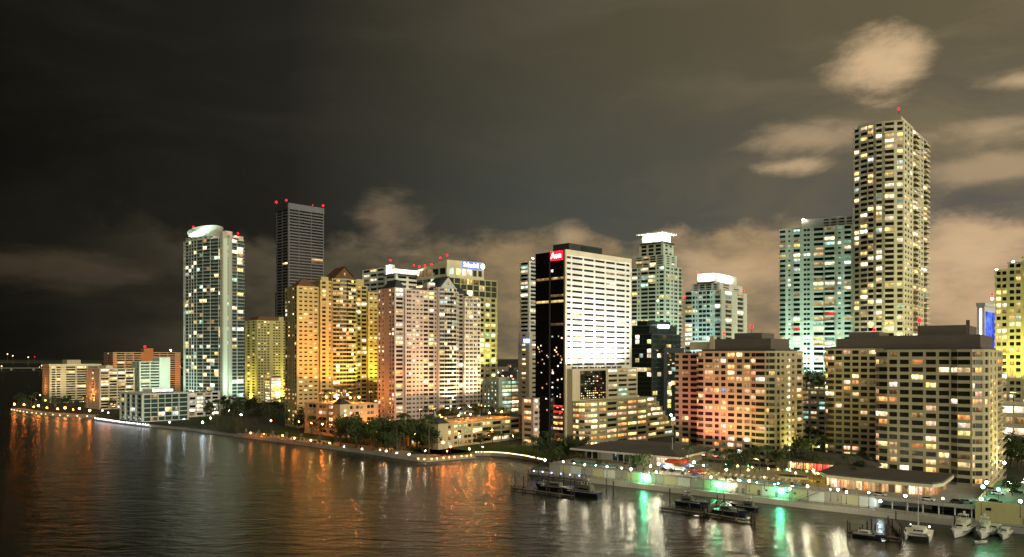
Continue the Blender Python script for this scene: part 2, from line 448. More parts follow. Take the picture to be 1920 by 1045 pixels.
    def done(s, wname='window'):
        s.rnd.shuffle(s.wins)
        s.wins.sort(key=lambda q: (q[7].startswith('glass'), -q[3] * q[5]))
        for q in s.wins[:s.MAXPART]:
            box(wname, s.root, q[0:3], q[3:6], q[7], q[6])
        rest = s.wins[s.MAXPART:]
        if rest:
            ms = sorted({q[7] for q in rest}); bm = bmesh.new()
            for q in rest: box_bm(bm, *q[0:6], q[6], ms.index(q[7]))
            kind(bm_obj('small_windows', bm, ms, s.root), 'stuff')
        s.bals.sort(key=lambda q: -q[5])
        for (k, wd, dep, x, y, z, rz, mat) in s.bals[:s.MAXPART]:
            link('balcony', s.balmesh(k, wd, dep, mat), s.root, (x, y, z), rz)
        rest = s.bals[s.MAXPART:]
        if rest:
            ms = sorted({q[7] for q in rest}); bm = bmesh.new()
            for (k, wd, dep, x, y, z, rz, mat) in rest:
                me = s.balmesh(k, wd, dep, mat)
                b2 = bmesh.new(); b2.from_mesh(me); b2.transform(Matrix.Translation((x, y, z)) @ Matrix.Rotation(rz, 4, 'Z'))
                tmp = bpy.data.meshes.new('t'); b2.to_mesh(tmp); b2.free()
                n0 = len(bm.faces); bm.from_mesh(tmp); bpy.data.meshes.remove(tmp)
                bm.faces.ensure_lookup_table()
                for f in bm.faces[n0:]: f.material_index = ms.index(mat)
            kind(bm_obj('small_balconies', bm, ms, s.root), 'stuff')
        return s
    def block(s, name, x0, y0, x1, y1, z0, z1, mat):
        return box(name, s.root, ((x0 + x1) / 2, (y0 + y1) / 2, (z0 + z1) / 2), (x1 - x0, y1 - y0, z1 - z0), mat)
    def beacon(s, x, y, z, r=1.0, mat='lamp_red'):
        bm = bmesh.new(); tube_bm(bm, (0, 0, -2.5), (0, 0, 0), .15, .12, 6); 
        p = bm_obj('beacon_mast', bm, 'metal_dark', s.root, (x, y, z))
        r *= .62
        b2 = bmesh.new(); ball_bm(b2, (0, 0, r), r, 2)
        bm_obj('beacon_light', b2, mat, p)
    def wash(s, x, y, z, n, mat, axis='x', step=7.0, w=3.6):  # added lights standing in for the mixed street lamps
        """a row of big uplights added off a face to brighten and tint it from below"""
        for i in range(n):
            k = (i - (n - 1) / 2) * step
            px_, py_ = (x + k, y) if axis == 'x' else (x, y + k)
            s.flood(px_, py_, z, w if axis == 'x' else 1.3, 1.3 if axis == 'x' else w, mat)
            if z > 3.5: box('added_wash_mast', s.root, (px_, py_, z / 2 - .3), (.5, .5, z - .6), 'metal_dark')  # mast added to carry the added uplight
    def flood(s, x, y, z, w, d, mat, rz=0.0):
        """a floodlight trough: a lens facing up, deep between its side plates"""
        key = 'trough'
        if key not in UNIT:
            bm = bmesh.new(); box_bm(bm, 0, 0, -.25, 1, 1, .5)
            for sg in (-1, 1): box_bm(bm, sg * .47, 0, .45, .06, 1, .9); box_bm(bm, 0, sg * .47, .45, .88, .06, .9)
            me = bpy.data.meshes.new('trough'); bm.to_mesh(me); bm.free(); me.materials.append(MAT['metal_dark']); UNIT[key] = me
        o = link('floodlight', UNIT[key], s.root, (x, y, z), rz, (w, d, 0.8))
        box('lens', o, (0, 0, 0.08), (0.86, 0.86, 0.12), mat)

# ================================================================== setting
def bay_material():
    m = bpy.data.materials.new('bay_water'); m.use_nodes = True
    t = NT(m.node_tree); bs = m.node_tree.nodes['Principled BSDF']
    bs.inputs['Base Color'].default_value = (0.016, 0.019, 0.011, 1)
    bs.inputs['Roughness'].default_value = 0.25
    bs.inputs['IOR'].default_value = 1.33
    bs.inputs['Specular IOR Level'].default_value = 0.95
    pos = t.n('ShaderNodeNewGeometry').outputs['Position']
    mp = t.n('ShaderNodeMapping'); t.put(mp.inputs[0], pos)
    mp.inputs['Rotation'].default_value = (0, 0, radians(24)); mp.inputs['Scale'].default_value = (1, 2.4, 1)
    a = t.noise(mp.outputs[0], 0.048, 5.0, 0.62, 0.5)
    b = t.noise(mp.outputs[0], 0.16, 4.0, 0.62, 0.2)
    h = t.m('ADD', t.m('MULTIPLY', a, 0.85), t.m('MULTIPLY', b, 0.40))
    bp = t.n('ShaderNodeBump'); bp.inputs['Strength'].default_value = 0.75; bp.inputs['Distance'].default_value = 0.85
    t.put(bp.inputs['Height'], h)
    t.put(bs.inputs['Normal'], bp.outputs[0])
    MAT['bay_water'] = m
bay_material()
bm = bmesh.new()
vv = [bm.verts.new(p) for p in ((-14000, -900, 0), (9000, -900, 0), (9000, 16000, 0), (-14000, 16000, 0))]
bm.faces.new(vv)
kind(bm_obj('bay_water', bm, 'bay_water'), 'structure')

# quay frame on the right: s runs along the seawall towards the camera, t inland
Q0 = Vector((10.0, 365.0)); QA = Vector((0.79, -0.613)).normalized(); QN = Vector((-QA.y, QA.x))
QROT = atan2(QA.y, QA.x)
def qp(s, t, z=0.0):
    p = Q0 + QA * s + QN * t
    return Vector((p.x, p.y, z))
def qst(x, y, z=0.0):
    p = gp(x, y, z); d = Vector((p.x, p.y)) - Q0
    return d.dot(QA), d.dot(QN)

def ground_material():
    m = bpy.data.materials.new('city_ground'); m.use_nodes = True
    t = NT(m.node_tree); bs = m.node_tree.nodes['Principled BSDF']
    pos = t.n('ShaderNodeNewGeometry').outputs['Position']
    a = t.noise(pos, 0.012, 3.0, 0.5); b = t.noise(pos, 0.25, 5.0, 0.6)
    c = t.mix(t.smooth(a, 0.42, 0.55), (0.05, 0.05, 0.046), (0.030, 0.045, 0.018))
    c = t.mix(t.m('MULTIPLY', b, 0.5), c, (0.10, 0.09, 0.07))
    t.put(bs.inputs['Base Color'], c); bs.inputs['Roughness'].default_value = 0.95
    bs.inputs['Specular IOR Level'].default_value = 0.15
    MAT['city_ground'] = m
ground_material()
SHORE = [(22, 769), (50, 775), (85, 779), (130, 782), (178, 783), (182, 788), (230, 795), (285, 801), (350, 807), (440, 819), (520, 829), (600, 840), (700, 853), (785, 866), (800, 867),
         (860, 862), (890, 859), (892, 855), (920, 855), (950, 857), (985, 862), (1024, 869), (1012, 876), (1000, 884), (992, 892)]
shore = [gp(x, y).xy for x, y in SHORE]
land = [Vector((-800, 2860)), Vector((-1010, 1650)), gp(78, 752).xy, gp(38, 761).xy, gp(22, 765).xy] + shore
land += [qp(0, 0).xy, qp(290, 0).xy, Vector((520, 160)), Vector((2600, 160)), Vector((9000, 3000)), Vector((9000, 12000)), Vector((-1500, 12000)), Vector((-1400, 4000))]
bm = bmesh.new()
top = [bm.verts.new((p.x, p.y, GB)) for p in land]; bot = [bm.verts.new((p.x, p.y, -3)) for p in land]
bm.faces.new(top)
n = len(land)
for i in range(n): 
    f = bm.faces.new((top[i], bot[i], bot[(i + 1) % n], top[(i + 1) % n])); f.material_index = 1
bmesh.ops.recalc_face_normals(bm, faces=bm.faces)
bmesh.ops.triangulate(bm, faces=[f for f in bm.faces if len(f.verts) > 4])
kind(bm_obj('ground', bm, ['city_ground', 'concrete']), 'structure')

def strip(name, pts, w0, w1, z, mat, thick=0.0):
    """a sheet along a polyline of 2-D points, from w0 to w1 metres to its inland (left) side"""
    bm = bmesh.new(); a, b = [], []
    for i, p in enumerate(pts):
        q0 = pts[max(0, i - 1)]; q1 = pts[min(len(pts) - 1, i + 1)]
        t = (q1 - q0).normalized(); nn = Vector((-t.y, t.x))
        a.append(bm.verts.new((*(p + nn * w0), z))); b.append(bm.verts.new((*(p + nn * w1), z)))
    for i in range(len(pts) - 1): bm.faces.new((a[i], a[i + 1], b[i + 1], b[i]))
    if thick:
        r = bmesh.ops.extrude_face_region(bm, geom=bm.faces[:])
        bmesh.ops.translate(bm, verts=[v for v in r['geom'] if isinstance(v, bmesh.types.BMVert)], vec=(0, 0, -thick))
        bmesh.ops.recalc_face_normals(bm, faces=bm.faces)
    return bm_obj(name, bm, mat)
kind(strip('promenade_path', shore[0:5], 0.5, 9, GB + .004, 'paving'), 'structure')
kind(strip('promenade_path', shore[9:16], 0.3, 5.0, GB + .004, 'paving'), 'structure')
kind(strip('promenade_path', shore[15:22], 0.3, 4.0, GB + .004, 'paving'), 'structure')
kind(strip('lawn', shore[9:14], 16, 40, GB + .006, 'lawn'), 'structure')
kind(strip('plaza_paving', shore[9:14], 5.2, 15.8, GB + .005, 'paving'), 'structure')  # pale plaza strip, the lamp glow on the ground put into its colour
kind(strip('lawn', shore[16:22], 4.5, 40, GB + .006, 'lawn'), 'structure')

# far causeway with its lamps, and the dark far shore
cw = empty('causeway_bridge', (-900, 3100, 0)); tag(cw, 'far low causeway bridge strung with pale lights across the dark bay', 'bridge')
bm = bmesh.new(); box_bm(bm, -1900, 0, 9, 3800, 14, 2.0)
bm_obj('bridge_deck', bm, 'concrete', cw)
for i in range(20):
    box('bridge_pier', cw, (-40 - i * 90, 0, 3.5), (4, 10, 9), 'concrete')
for i in range(34):
    b2 = bmesh.new(); ball_bm(b2, (0, 0, 0), .55, 1); tube_bm(b2, (0, 0, -6), (0, 0, -1), .3, .3, 5)
    me = bpy.data.meshes.new('street_light'); b2.to_mesh(me); b2.free(); me.materials.append(MAT['city_light']); break
for i in range(38): link('street_light', me, cw, (-6 - i * 27 + R.uniform(-4, 4), 0, 16 + R.uniform(-.6, .6)))
bm = bmesh.new()
pts = [(-9000, 6600), (-1500, 6200), (-900, 7200), (-900, 9500), (-9000, 9500)]
prism_bm(bm, pts, -2, 6)
kind(bm_obj('far_shore', bm, 'city_ground'), 'structure')
for i, (x, y) in enumerate(((14, 665), (24, 668), (53, 671), (65, 670), (78, 687), (3, 688))):
    p = at(x, y, 6300 if y < 680 else 3600)
    b2 = bmesh.new(); tube_bm(b2, (0, 0, -p.z), (0, 0, 0), 1.2, .8, 6); ball_bm(b2, (0, 0, 3), 3.2 if y < 680 else 2.0, 1, 1, 1)
    o = bm_obj('navigation_light', b2, ['metal_dark', 'lamp_red' if i == 3 else 'bulb_warm'], None, p)
    tag(o, 'tiny distant red light beyond the causeway at the dark horizon' if i == 3 else 'tiny distant white light on a mast across the dark bay', 'light', 'lights across the bay')

# ================================================================== buildings, left to right
PALW = (('lit_warm', 5), ('lit_white', 3), ('lit_yellow', 2), ('lit_orange', 2), ('lit_cool', .6))
PALY = (('lit_yellow', 5), ('lit_warm', 4), ('lit_white', 3), ('lit_teal', .6), ('lit_cool', .5))
PALG = (('lit_white', 4), ('lit_yellow', 4), ('lit_teal', 2), ('lit_warm', 2), ('lit_cool', 1))
PALA = (('lit_warm', 4), ('lit_peach', 4), ('lit_orange', 4), ('lit_yellow', 2), ('lit_white', 2), ('lit_dim', 4), ('lit_cool', .4), ('lit_blue', .3))

# --- far left slab on the point
b = Building('apartment_block', 'tan flat-roofed apartment block at the far tip of the lamp-lit point', 80, 93, 188, 900, 40)
zt = b.z(688)
b.tier(b.rect(), 0, zt, 15, {0: 'p1 w2 p.6 w2 p3 b5 p.8 b5 p.8 b6 p1', 3: 'p3 s1 p3'}, 'beige', 'cream', lit=.16, pal=PALW, bf=.45)
b.block('roof_slab', -1, -1, b.W + 1, b.D + 1, zt + 1.2, zt + 3.0, 'cream')
b.block('penthouse', b.W * .35, 4, b.W * .62, b.D * .7, zt + 3, zt + 8, 'beige')
b.wash(b.W * .4, -16, 3, 3, 'wash_dim', 'x', 18); b.wash(-10, b.D * .5, 3, 1, 'wash_dim_orange', 'y')
b.done()
# --- second slab, pink end wall
b = Building('apartment_block', 'long balcony slab with a pink end wall and a yellow corner strip', 163, 187, 252, 790, 46)
zt = b.z(693)
b.tier(b.rect(), 0, zt, 14, {0: 'p.6 b4 p.5 b4 p.5 b4 p.5 b4 p.6', 3: 'p4 s1 p4'}, 'pinkish', 'cream', lit=.34, pal=PALW, bf=.40)
b.block('corner_strip', -.8, b.D - 2.5, 2.5, b.D + 1.2, 0, zt + 1.6, 'ochre')
b.block('penthouse', b.W * .2, 3, b.W * .4, b.D * .6, zt + .3, zt + 4, 'cream')
b.wash(b.W * .5, -14, 3, 2, 'wash_dim', 'x', 16); b.wash(-8, b.D * .5, 3, 1, 'wash_dim_orange', 'y')
b.done()
# --- pale stepped slab
b = Building('apartment_block', 'pale green stepped slab with white balcony bands and a blank higher end', 248, 262, 300, 835, 46)
zt = b.z(680)
b.tier(b.rect(), 0, zt, 15, {0: 'p.5 b5 p.4 b5 p.4', 3: 'p1 w1 p2 w1 p1'}, 'greenwhite', lit=.14, bf=.5)
W2 = b.W
b.tier(b.rect(W2, 2, W2 + 12, b.D), 0, b.z(671), 1, {}, 'greenwhite', bands=False)
b.wash(b.W * .5, -18, 3, 2, 'wash_mint', 'x', 12)
b.done()
# --- orange slab behind
b = Building('apartment_block', 'broad orange-brown tower slab with a red beacon on its lift core', 195, 212, 338, 1010, 42)
zt = b.z(662)
b.tier(b.rect(), 0, zt, 20, {0: 'p2 w4 p.5 w4 p.5 w4 P3 w1 P2 w4 p.5 w4 p.5 w4 p3', 3: 'p4 w1 p4'}, 'terracotta', 'beige', lit=.13, pal=PALW, bf=.4)
b.block('lift_core', b.W * .44, -1.5, b.W * .58, 12, 0, b.z(653), 'terracotta')
b.beacon(b.W * .46, 0, b.z(652), 2.4)
b.beacon(b.W * .86, 2, zt + 3, 1.5, 'lamp_white')
b.wash(b.W * .25, -16, 3, 2, 'wash_dim_orange', 'x', 16); b.wash(b.W * .8, -16, 3, 2, 'wash_dim_orange', 'x', 16)
b.done()

# --- low modern glass terrace house on the shore
b = Building('condominium', 'low dark glass waterfront condominium with slim white fins and lit roof pavilion', 226, 268, 352, 640, 48)
zt = b.z(741)
b.tier(b.rect(), 0, zt, 6, {0: 'p.3 w3 p.2 w3 P.3 w3 p.2 w3 p.2 w3 P.3 w4 p.3', 3: 'p.4 w2 P.3 w2 P.3 w2 P.3 w2 p.4'}, 'greenwhite', 'greywhite', bf=.16, bo=.9, lit=.22, pal=PALG, glass='glass_teal', core='glass_teal')
b.block('roof_pavilion', b.W * .25, 3, b.W * .7, b.D * .5, zt + 1, zt + 4.2, 'white')
for i in range(5): b.flood(b.W * (.26 + .1 * i), 2.0, zt + 1.2, 3.2, .8, 'flood_white')
b.done()
b = Building('parking_garage', 'white ribbed low garage with bright floodlights along its roof edge', 344, 352, 412, 690, 46)
zt = b.z(738)
b.tier(b.rect(), 0, zt, 6, {0: 'P.5 w2 p.5 w2 P.7 w2 p.4 w2 P.6', 3: 'p1 w2 p1'}, 'white', bf=.42, lit=.8, pal=(('lit_white', 4), ('lit_cool', 1), ('lit_dim', 2)))
for i in range(4): b.flood(b.W * (.05 + .2 * i), -1.2, zt + 1.3, 4, .9, 'flood_white')
b.done()

# --- tall bowed tower with fins and lit crown
b = Building('residential_tower', 'tall slim bowed tower with two blank white fins and a lit mint crown', 346, 418, 456, 800, 58)
zt = b.z(447)
D, W = b.D, b.W
pl = b.bowL(4.5, 6)
ed = {i: 'c5 p.25 c5' for i in range(4, 9)}; ed[3] = 'P1.2 c3'; ed[4] = 'p.6 c3 p.6 c3'; ed[5] = 'p.5 c3 p.5 c3'; ed[0] = 'P3.2 w.8 P2 b5 p.3 b5'
b.tier(pl, 0, zt, 48, ed, 'greenwhite', 'greywhite', bf=.13, bo=.55, lit=.13, pal=PALG, glass='glass_teal', core='slate')
b.block('wall_fin', -1.2, -1.0, 4.6, 3.5, 0, zt + 7, 'finwall')
b.block('wall_fin', 7.0, -1.4, 10.5, 2.5, 0, zt + 4, 'finwall')
b.block('wall_fin', -1.0, D - 3.0, 2.0, D + .8, 0, zt + 1.5, 'finwall')
# stepped side wing and the tilted oval crown
b.block('side_wing', W * .55, .5, W + .6, D * .6, zt, zt + 5, 'pinkish')
b.block('side_wing', W * .2, 3, W * .55, D * .6, zt, zt + 9, 'pinkish')
bm = bmesh.new(); N = 28
ring = []
for j, (rr, zo) in enumerate(((.40, 0), (.64, 4.5), (.72, 8.0), (.64, 8.2))):
    row = []
    for i in range(N):
        a = 2 * pi * i / N
        row.append(bm.verts.new((W * .10 + cos(a) * rr * 22, D * .5 + sin(a) * rr * 30, zt + 3.2 + zo + (-sin(a)) * (3.4 if j else 1))))
    ring.append(row)
for j in range(3):
    for i in range(N): bm.faces.new((ring[j][i], ring[j][(i + 1) % N], ring[j + 1][(i + 1) % N], ring[j + 1][i]))
bm.faces.new(ring[0][::-1]); bm.faces.new(ring[3])
bm_obj('crown_dish', bm, 'greenwhite', b.root)
b.block('crown_drum', -5, D * .2, 9, D * .85, zt, zt + 3.3, 'greenwhite')
for i in range(7): b.flood(-6.4 - 3 * sin(pi * (i + .5) / 7), D * (.14 + .12 * i), zt + 1.1, 1.0, 3.0, 'flood_mint')
bm = bmesh.new(); tube_bm(bm, (0, 0, 0), (0, 0, 10), .9, .6, 8)
bm_obj('crown_mast', bm, 'white', b.root, (-2, D * .72, zt + 3))
b.beacon(-2, D * .72, zt + 14.5, 1.7)
b.beacon(W * .8, 2, zt + 7, 1.6)
b.flood(W * .62, -.9, zt + 1.2, 6, .8, 'flood_red'); b.flood(W * .35, 1.8, zt + 1.5, 3, .8, 'flood_red')
b.wash(-22, D * .5, 3, 3, 'wash_mint', 'y', 14); b.wash(W * .5, -16, 3, 2, 'wash_mint', 'x', 14)
b.done()

# --- yellow-lit mid-rise
b = Building('apartment_tower', 'mid-height yellow-green tower with a rounded roof cap and small square windows', 460, 482, 537, 900, 46)
zt = b.z(602)
b.tier(b.rect(), 0, zt, 30, {0: 'p.6 s1 p.6 s1 p.6 s1 p.8 s1 p2.2 s1 p.5 s1 p.5 s1 p.5 P1 s1 p1', 3: 'p1 s1 p1.2 s1 p1'}, 'ochre', lit=.12, pal=PALY, bf=.4)
bm = bmesh.new(); prism_bm(bm, b.rect(2, 2, b.W * .75, b.D - 2), zt + .5, zt + 5.5, 0, [(5, 5), (b.W * .68, 5), (b.W * .68, b.D - 5), (5, b.D - 5)])
bm_obj('roof_cap', bm, 'rooftile', b.root)
b.block('lift_core', b.W * .78, 3, b.W * .95, b.D * .5, zt, zt + 6, 'ochre')
b.tier(b.rect(b.W * .25, -14, b.W * .62, -.6), 0, b.z(705), 10, {0: 'p.3 w4 p.3', 3: 'p.3 w3 p.3'}, 'ochre', 'cream', lit=.95, pal=(('lit_white', 3), ('lit_yellow', 2)), bf=.4)
b.flood(b.W * .72, -3, 3, 5, 2, 'flood_yellow'); b.flood(b.W * .9, -3, 3, 5, 2, 'flood_yellow'); b.flood(-3, b.D * .5, 3, 2, 5, 'flood_yellow')
b.wash(b.W * .75, -15, 6, 3, 'wash_yellow', 'x', 9); b.wash(-14, b.D * .5, 6, 2, 'wash_yellow', 'y', 9)
b.done()

# --- dark glass skyscraper
b = Building('office_skyscraper', 'dark glass skyscraper with grey louvred face and red beacons on top', 518, 541, 607, 1010, 45)
zt = b.z(392)
b.tier(b.rect(), 0, zt, 64, {0: 'p.25 w3 P.12 w4 P.12 w4 p.25', 3: 'p.4 w2 p.3 w2 p.4'}, 'steel', bands=False, bf=.40, bo=.35, lit=.032, pal=(('lit_white', 5), ('lit_warm', 1)), glass='glass_black', core='glass_black')
b.block('parapet_screen', -.5, -.5, b.W + .5, 3, zt, zt + 8, 'steel')
b.block('parapet_screen', -.5, 3, 3, b.D + .5, zt, zt + 8, 'slate')
b.block('corner_shaft', 1, b.D, 8, b.D + 5, 0, b.z(545), 'slate')
b.beacon(0, b.D, zt + 12, 2.6); b.beacon(0, 6, zt + 11, 2.2); b.beacon(b.W * .98, 0, zt + 10, 2.4); b.beacon(b.W * .68, 0, zt + 9.5, .9)
b.done()

def gable_roof(b, x0, y0, x1, y1, z, h, mat, wallmat, axis='x'):
    """hipped gable with its gable wall towards the right-hand face"""
    bm = bmesh.new()
    mx = (x0 + x1) / 2
    A = [bm.verts.new(p) for p in ((x0 - 1, y0 - 1, z), (x1 + 1, y0 - 1, z), (x1 + 1, y1, z), (x0 - 1, y1, z), (mx, y0 - 1, z + h), (mx, y1 - (x1 - x0) * .3, z + h))]
    for f in ((0, 4, 5, 3), (1, 2, 5, 4), (2, 3, 5), (0, 3, 2, 1)): bm.faces.new([A[i] for i in f])
    bm_obj('roof', bm, mat, b.root)
    bm = bmesh.new()
    p = [bm.verts.new(q) for q in ((x0 - .2, y0 - .6, z + .02), (x1 + .2, y0 - .6, z + .02), (mx, y0 - .6, z + h - .8))]
    q2 = [bm.verts.new((v.co.x, v.co.y + 1.2, v.co.z)) for v in p]
    bm.faces.new(p); bm.faces.new(q2[::-1])
    for i in range(3): bm.faces.new((p[i], q2[i], q2[(i + 1) % 3], p[(i + 1) % 3]))
    bm_obj('gable_wall', bm, wallmat, b.root)
    box('gable_window', b.root, (mx, y0 - .75, z + h * .38), (1.4, .3, 2.2), 'lit_dim')
def hip_roof(b, x0, y0, x1, y1, z, h, mat):
    bm = bmesh.new(); k = min(x1 - x0, y1 - y0) * .42
    prism_bm(bm, [(x0, y0), (x1, y0), (x1, y1), (x0, y1)], z, z + h, 0, [(x0 + k, y0 + k), (x1 - k, y0 + k), (x1 - k, y1 - k), (x0 + k, y1 - k)])
    bm_obj('roof', bm, mat, b.root)

# --- gabled twin towers on the point of the promenade
b = Building('residential_tower', 'ochre stepped tower with brown hipped gables and an orange glow at its foot', 535, 563, 712, 585, 38)
zt = b.z(530); W, D = b.W, b.D
b.tier([(0, 6), (W * .26, 6), (W * .26, D), (0, D)], 0, zt - 3, 33, {0: 'p.6 s1 p.6 s1 p.6 s1 p.6 s1 p.5', 3: 'p.4 w1.6 p1.5 s1 p3 s1 p1 w1.6 p.4'}, 'ochre', lit=.20, pal=PALW, bf=.44, glass='glass_brown')
b.tier(b.rect(W * .26, 3, W * .40, D), 0, zt + 2, 35, {0: 'p.8 w2 p1.6 s1 p.6'}, 'ochre', lit=.2, pal=PALW, bf=.42, glass='glass_brown')
b.tier(b.bowR(3.5, 4, W * .40, 2, W * .70, D), 0, zt + 4, 36, {0: 'p.6 B3 B3', 1: 'B3 B3', 2: 'B3 B3', 3: 'B3 B3 p.6'}, 'ochre', lit=.26, pal=PALW, bf=.36, glass='glass_brown')
b.tier(b.rect(W * .70, 4, W * .86, D), 0, zt, 34, {0: 'p.6 b3 p.8 b3 p.5'}, 'ochre', lit=.16, pal=PALW, bf=.40, glass='glass_brown')
b.tier(b.rect(W * .86, 2, W, D), 0, zt - 5, 33, {0: 'p.6 s1 p.7 s1 p.6'}, 'ochre', lit=.16, pal=PALY, bf=.45, glass='glass_brown')
hip_roof(b, 0, 6, W * .24, D * .7, zt - 2, 6, 'rooftile')
gable_roof(b, W * .42, 2, W * .68, D * .8, zt + 5, 10, 'rooftile', 'rooftile')
b.block('turret', W * .27, 3.2, W * .36, 10, zt + 2, zt + 6, 'ochre'); b.block('turret', W * .72, 4, W * .82, 12, zt, zt + 6, 'ochre')
b.wash(W * .34, -13, 26, 4, 'wash_orange', 'x', 8); b.wash(W * .88, -13, 26, 3, 'wash_yellow', 'x', 7)
b.done()
b = Building('residential_tower', 'pale pink stepped tower with grey hipped gables beside the dark orange-lit podium', 709, 747, 904, 545, 39)
zt = b.z(538); W, D = b.W, b.D
b.tier([(0, 5), (W * .10, 5), (W * .10, D), (0, D)], 0, zt - 1, 33, {0: 'p.3 w2 p.3', 3: 'p.6 w1 p1.6 s1 p4 s1 p1 w1 p.5'}, 'pinkish', lit=.26, pal=PALW, bf=.44, glass='glass_brown')
b.tier(b.rect(W * .10, 3, W * .37, D), 0, zt - 2, 33, {0: 'p.6 d2 p.7 s1 p.7 s1 p.7 s1 p.6 w2 p.4'}, 'pinkish', lit=.22, pal=PALW, bf=.44, glass='glass_brown')
b.tier(b.rect(W * .37, 4.5, W * .48, D), 0, zt + 1, 34, {0: 'p.3 b3 p.6 s1 p.4'}, 'pinkish', lit=.24, pal=PALG, bf=.42, glass='glass_brown')
b.tier(b.bowR(3.0, 4, W * .48, 2.5, W * .70, D), 0, zt + 1, 34, {0: 'p.6 B3', 1: 'B3 B3', 2: 'B3 B3', 3: 'B3 p.6'}, 'greywhite', lit=.24, pal=PALG, bf=.38, glass='glass_brown')
b.tier(b.rect(W * .70, 4.5, W * .80, D), 0, zt - 3, 33, {0: 'p.3 d2 p.3 b2.4 p.3'}, 'pinkish', lit=.2, pal=PALG, bf=.42, glass='glass_brown')
b.tier(b.rect(W * .80, 2.5, W, D), 0, zt - 6, 32, {0: 'p.6 d2 p.5 d2 p.5 d2 p.5 w1.4 p.3'}, 'white', lit=.24, pal=PALG, bf=.45, glass='glass_brown')
hip_roof(b, 0, 5, W * .12, D * .8, zt, 6, 'slate')
gable_roof(b, W * .50, 2, W * .68, D * .8, zt + 2, 8.5, 'slate', 'greywhite')
hip_roof(b, W * .72, 4, W * .88, D * .8, zt - 3, 6, 'slate')
b.block('turret', W * .37, 5, W * .46, 11, zt, zt + 5, 'pinkish')
b.flood(W * .42, 2.6, zt + 1.4, 4, 1, 'flood_white')
b.wash(W * .22, -12, 16.5, 2, 'wash_dim_orange', 'x', 11); b.wash(W * .66, -12, 16.5, 4, 'wash_warm', 'x', 10); b.wash(W * .9, -14, 16.5, 1, 'wash_dim_orange', 'x', 10)
b.done()

# --- small blue-grey block and the floodlit roof block between the gabled towers
b = Building('office_building', 'blue-grey flat building peeking out between the two gabled towers', 680, 722, 742, 800, 46)
zt = b.z(503)
b.tier(b.rect(), 0, zt, 30, {0: 'p.5 w2 p.5 w2 p.5', 3: 'p.5 w3 p.5 w3 p.5 w3 p.5'}, 'greywhite', lit=.3, bf=.5)
b.done()
b = Building('office_building', 'floodlit white roof block with red beacons behind the pale gabled tower', 722, 742, 785, 770, 46)
zt = b.z(517)
b.tier(b.rect(), 0, zt, 30, {0: 'p.5 w2 p.5 w2 p.5', 3: 'p.5 w3 p.5'}, 'white', lit=.3, bf=.5)
b.block('roof_block', 2, 2, b.W - 1, b.D - 2, zt, zt + 7, 'white'); b.block('chimney_block', 1, b.D * .6, 7, b.D, zt, zt + 12, 'white')
b.flood(b.W * .5, -2.2, zt + .9, b.W * .9, 1.6, 'flood_white'); b.flood(-2.0, b.D * .5, zt + .9, 1.6, b.D * .9, 'flood_white')
b.beacon(4, b.D * .8, zt + 16, 1.6); b.beacon(b.W * .9, 4, zt + 12, 1.3)
b.done()

# --- office tower with the blue sign
b = Building('office_tower', 'cream gridded office tower with dark glass top storeys and a blue-white name sign', 778, 838, 932, 755, 45)
W, D = b.W, b.D
z1, z2, z3 = b.z(555), b.z(520), b.z(502)
b.tier(b.rect(), 0, z1, 22, {0: 'p.5 w1 p.45 w1 p.45 w1 p.45 w1 p.45 w1 p.45 w1 p.45 w1 p.45 w1 p.5', 3: 'p.5 w1 p.5 w1 p.5 w1 p.5 w1 p.5 w1 p.5'}, 'olive', lit=.32, pal=PALY, bf=.42)
b.tier(b.rect(.2, .2, W - .2, D), z1 + 1, z2, 3, {0: 'P.12 w1 P.12 w1 P.12 w1 P.12 w1 P.12 w1 P.12 w1 P.12 w1 P.12 w1 P.12', 3: 'P.1 w1 p.1 w1 p.1 w1 p.1 w1 P.1'}, 'olive', bf=.12, lit=.2, pal=PALG, glass='glass_green', core='glass_green', bands=True, bo=.3)
b.tier(b.rect(0, 0, W * .72, D * .9), z2, z3, 1, {0: 'p.6 w1 p.8 w1 p.4 w1 p.4 w1 p.4 w1 p.4 w1 p.5', 3: 'p.2 w1 p.2 w1 p.2 w1 p.2 w1 p.2'}, 'cream', bf=.35, lit=.5, pal=PALY, glass='glass_green')
# slanted crown: higher near the corner
bm = bmesh.new(); z4 = b.z(487)
lo = [(0, 0), (W * .72, 0), (W * .72, D * .9), (0, D * .9)]
lv = [bm.verts.new((x, y, z3 + .8)) for x, y in lo]; hv = [bm.verts.new((x, y, zz)) for (x, y), zz in zip(lo, (z4, z4 + 1, z3 + 2, z3 + 1.4))]
for i in range(4): bm.faces.new((lv[i], lv[(i + 1) % 4], hv[(i + 1) % 4], hv[i]))
bm.faces.new(hv); bm.faces.new(lv[::-1])
bm_obj('crown', bm, 'cream', b.root)
sg = box('sign_panel', b.root, (W * .50, -.6, (z3 + z4) / 2 + .8), (W * .42, .5, 6.2), 'sign_blue')  # glowing panel paints the blue halo around the letters
link('sign_letters', text_mesh('Sabadell', 6.4, 'sign_white'), b.root, (W * .455, -1.1, (z3 + z4) / 2 + .8)).rotation_euler = (pi / 2, 0, 0)
bm = bmesh.new(); tube_bm(bm, (0, 0, 0), (0, -.6, 0), 2.6, 2.6, 18)
bm_obj('sign_disc', bm, 'sign_white', b.root, (W * .685, -.9, (z3 + z4) / 2 + .8))
for f_, zz in ((.98, z3 + 4), (.78, z3 + 4), (.55, z3 + 4.5), (.25, z4 + 2), (.02, z4 + 3.5)): b.beacon(1, D * .9 * f_, zz, 1.5)
b.wash(W * .6, -18, 34, 4, 'wash_yellow', 'x', 12)
b.done()
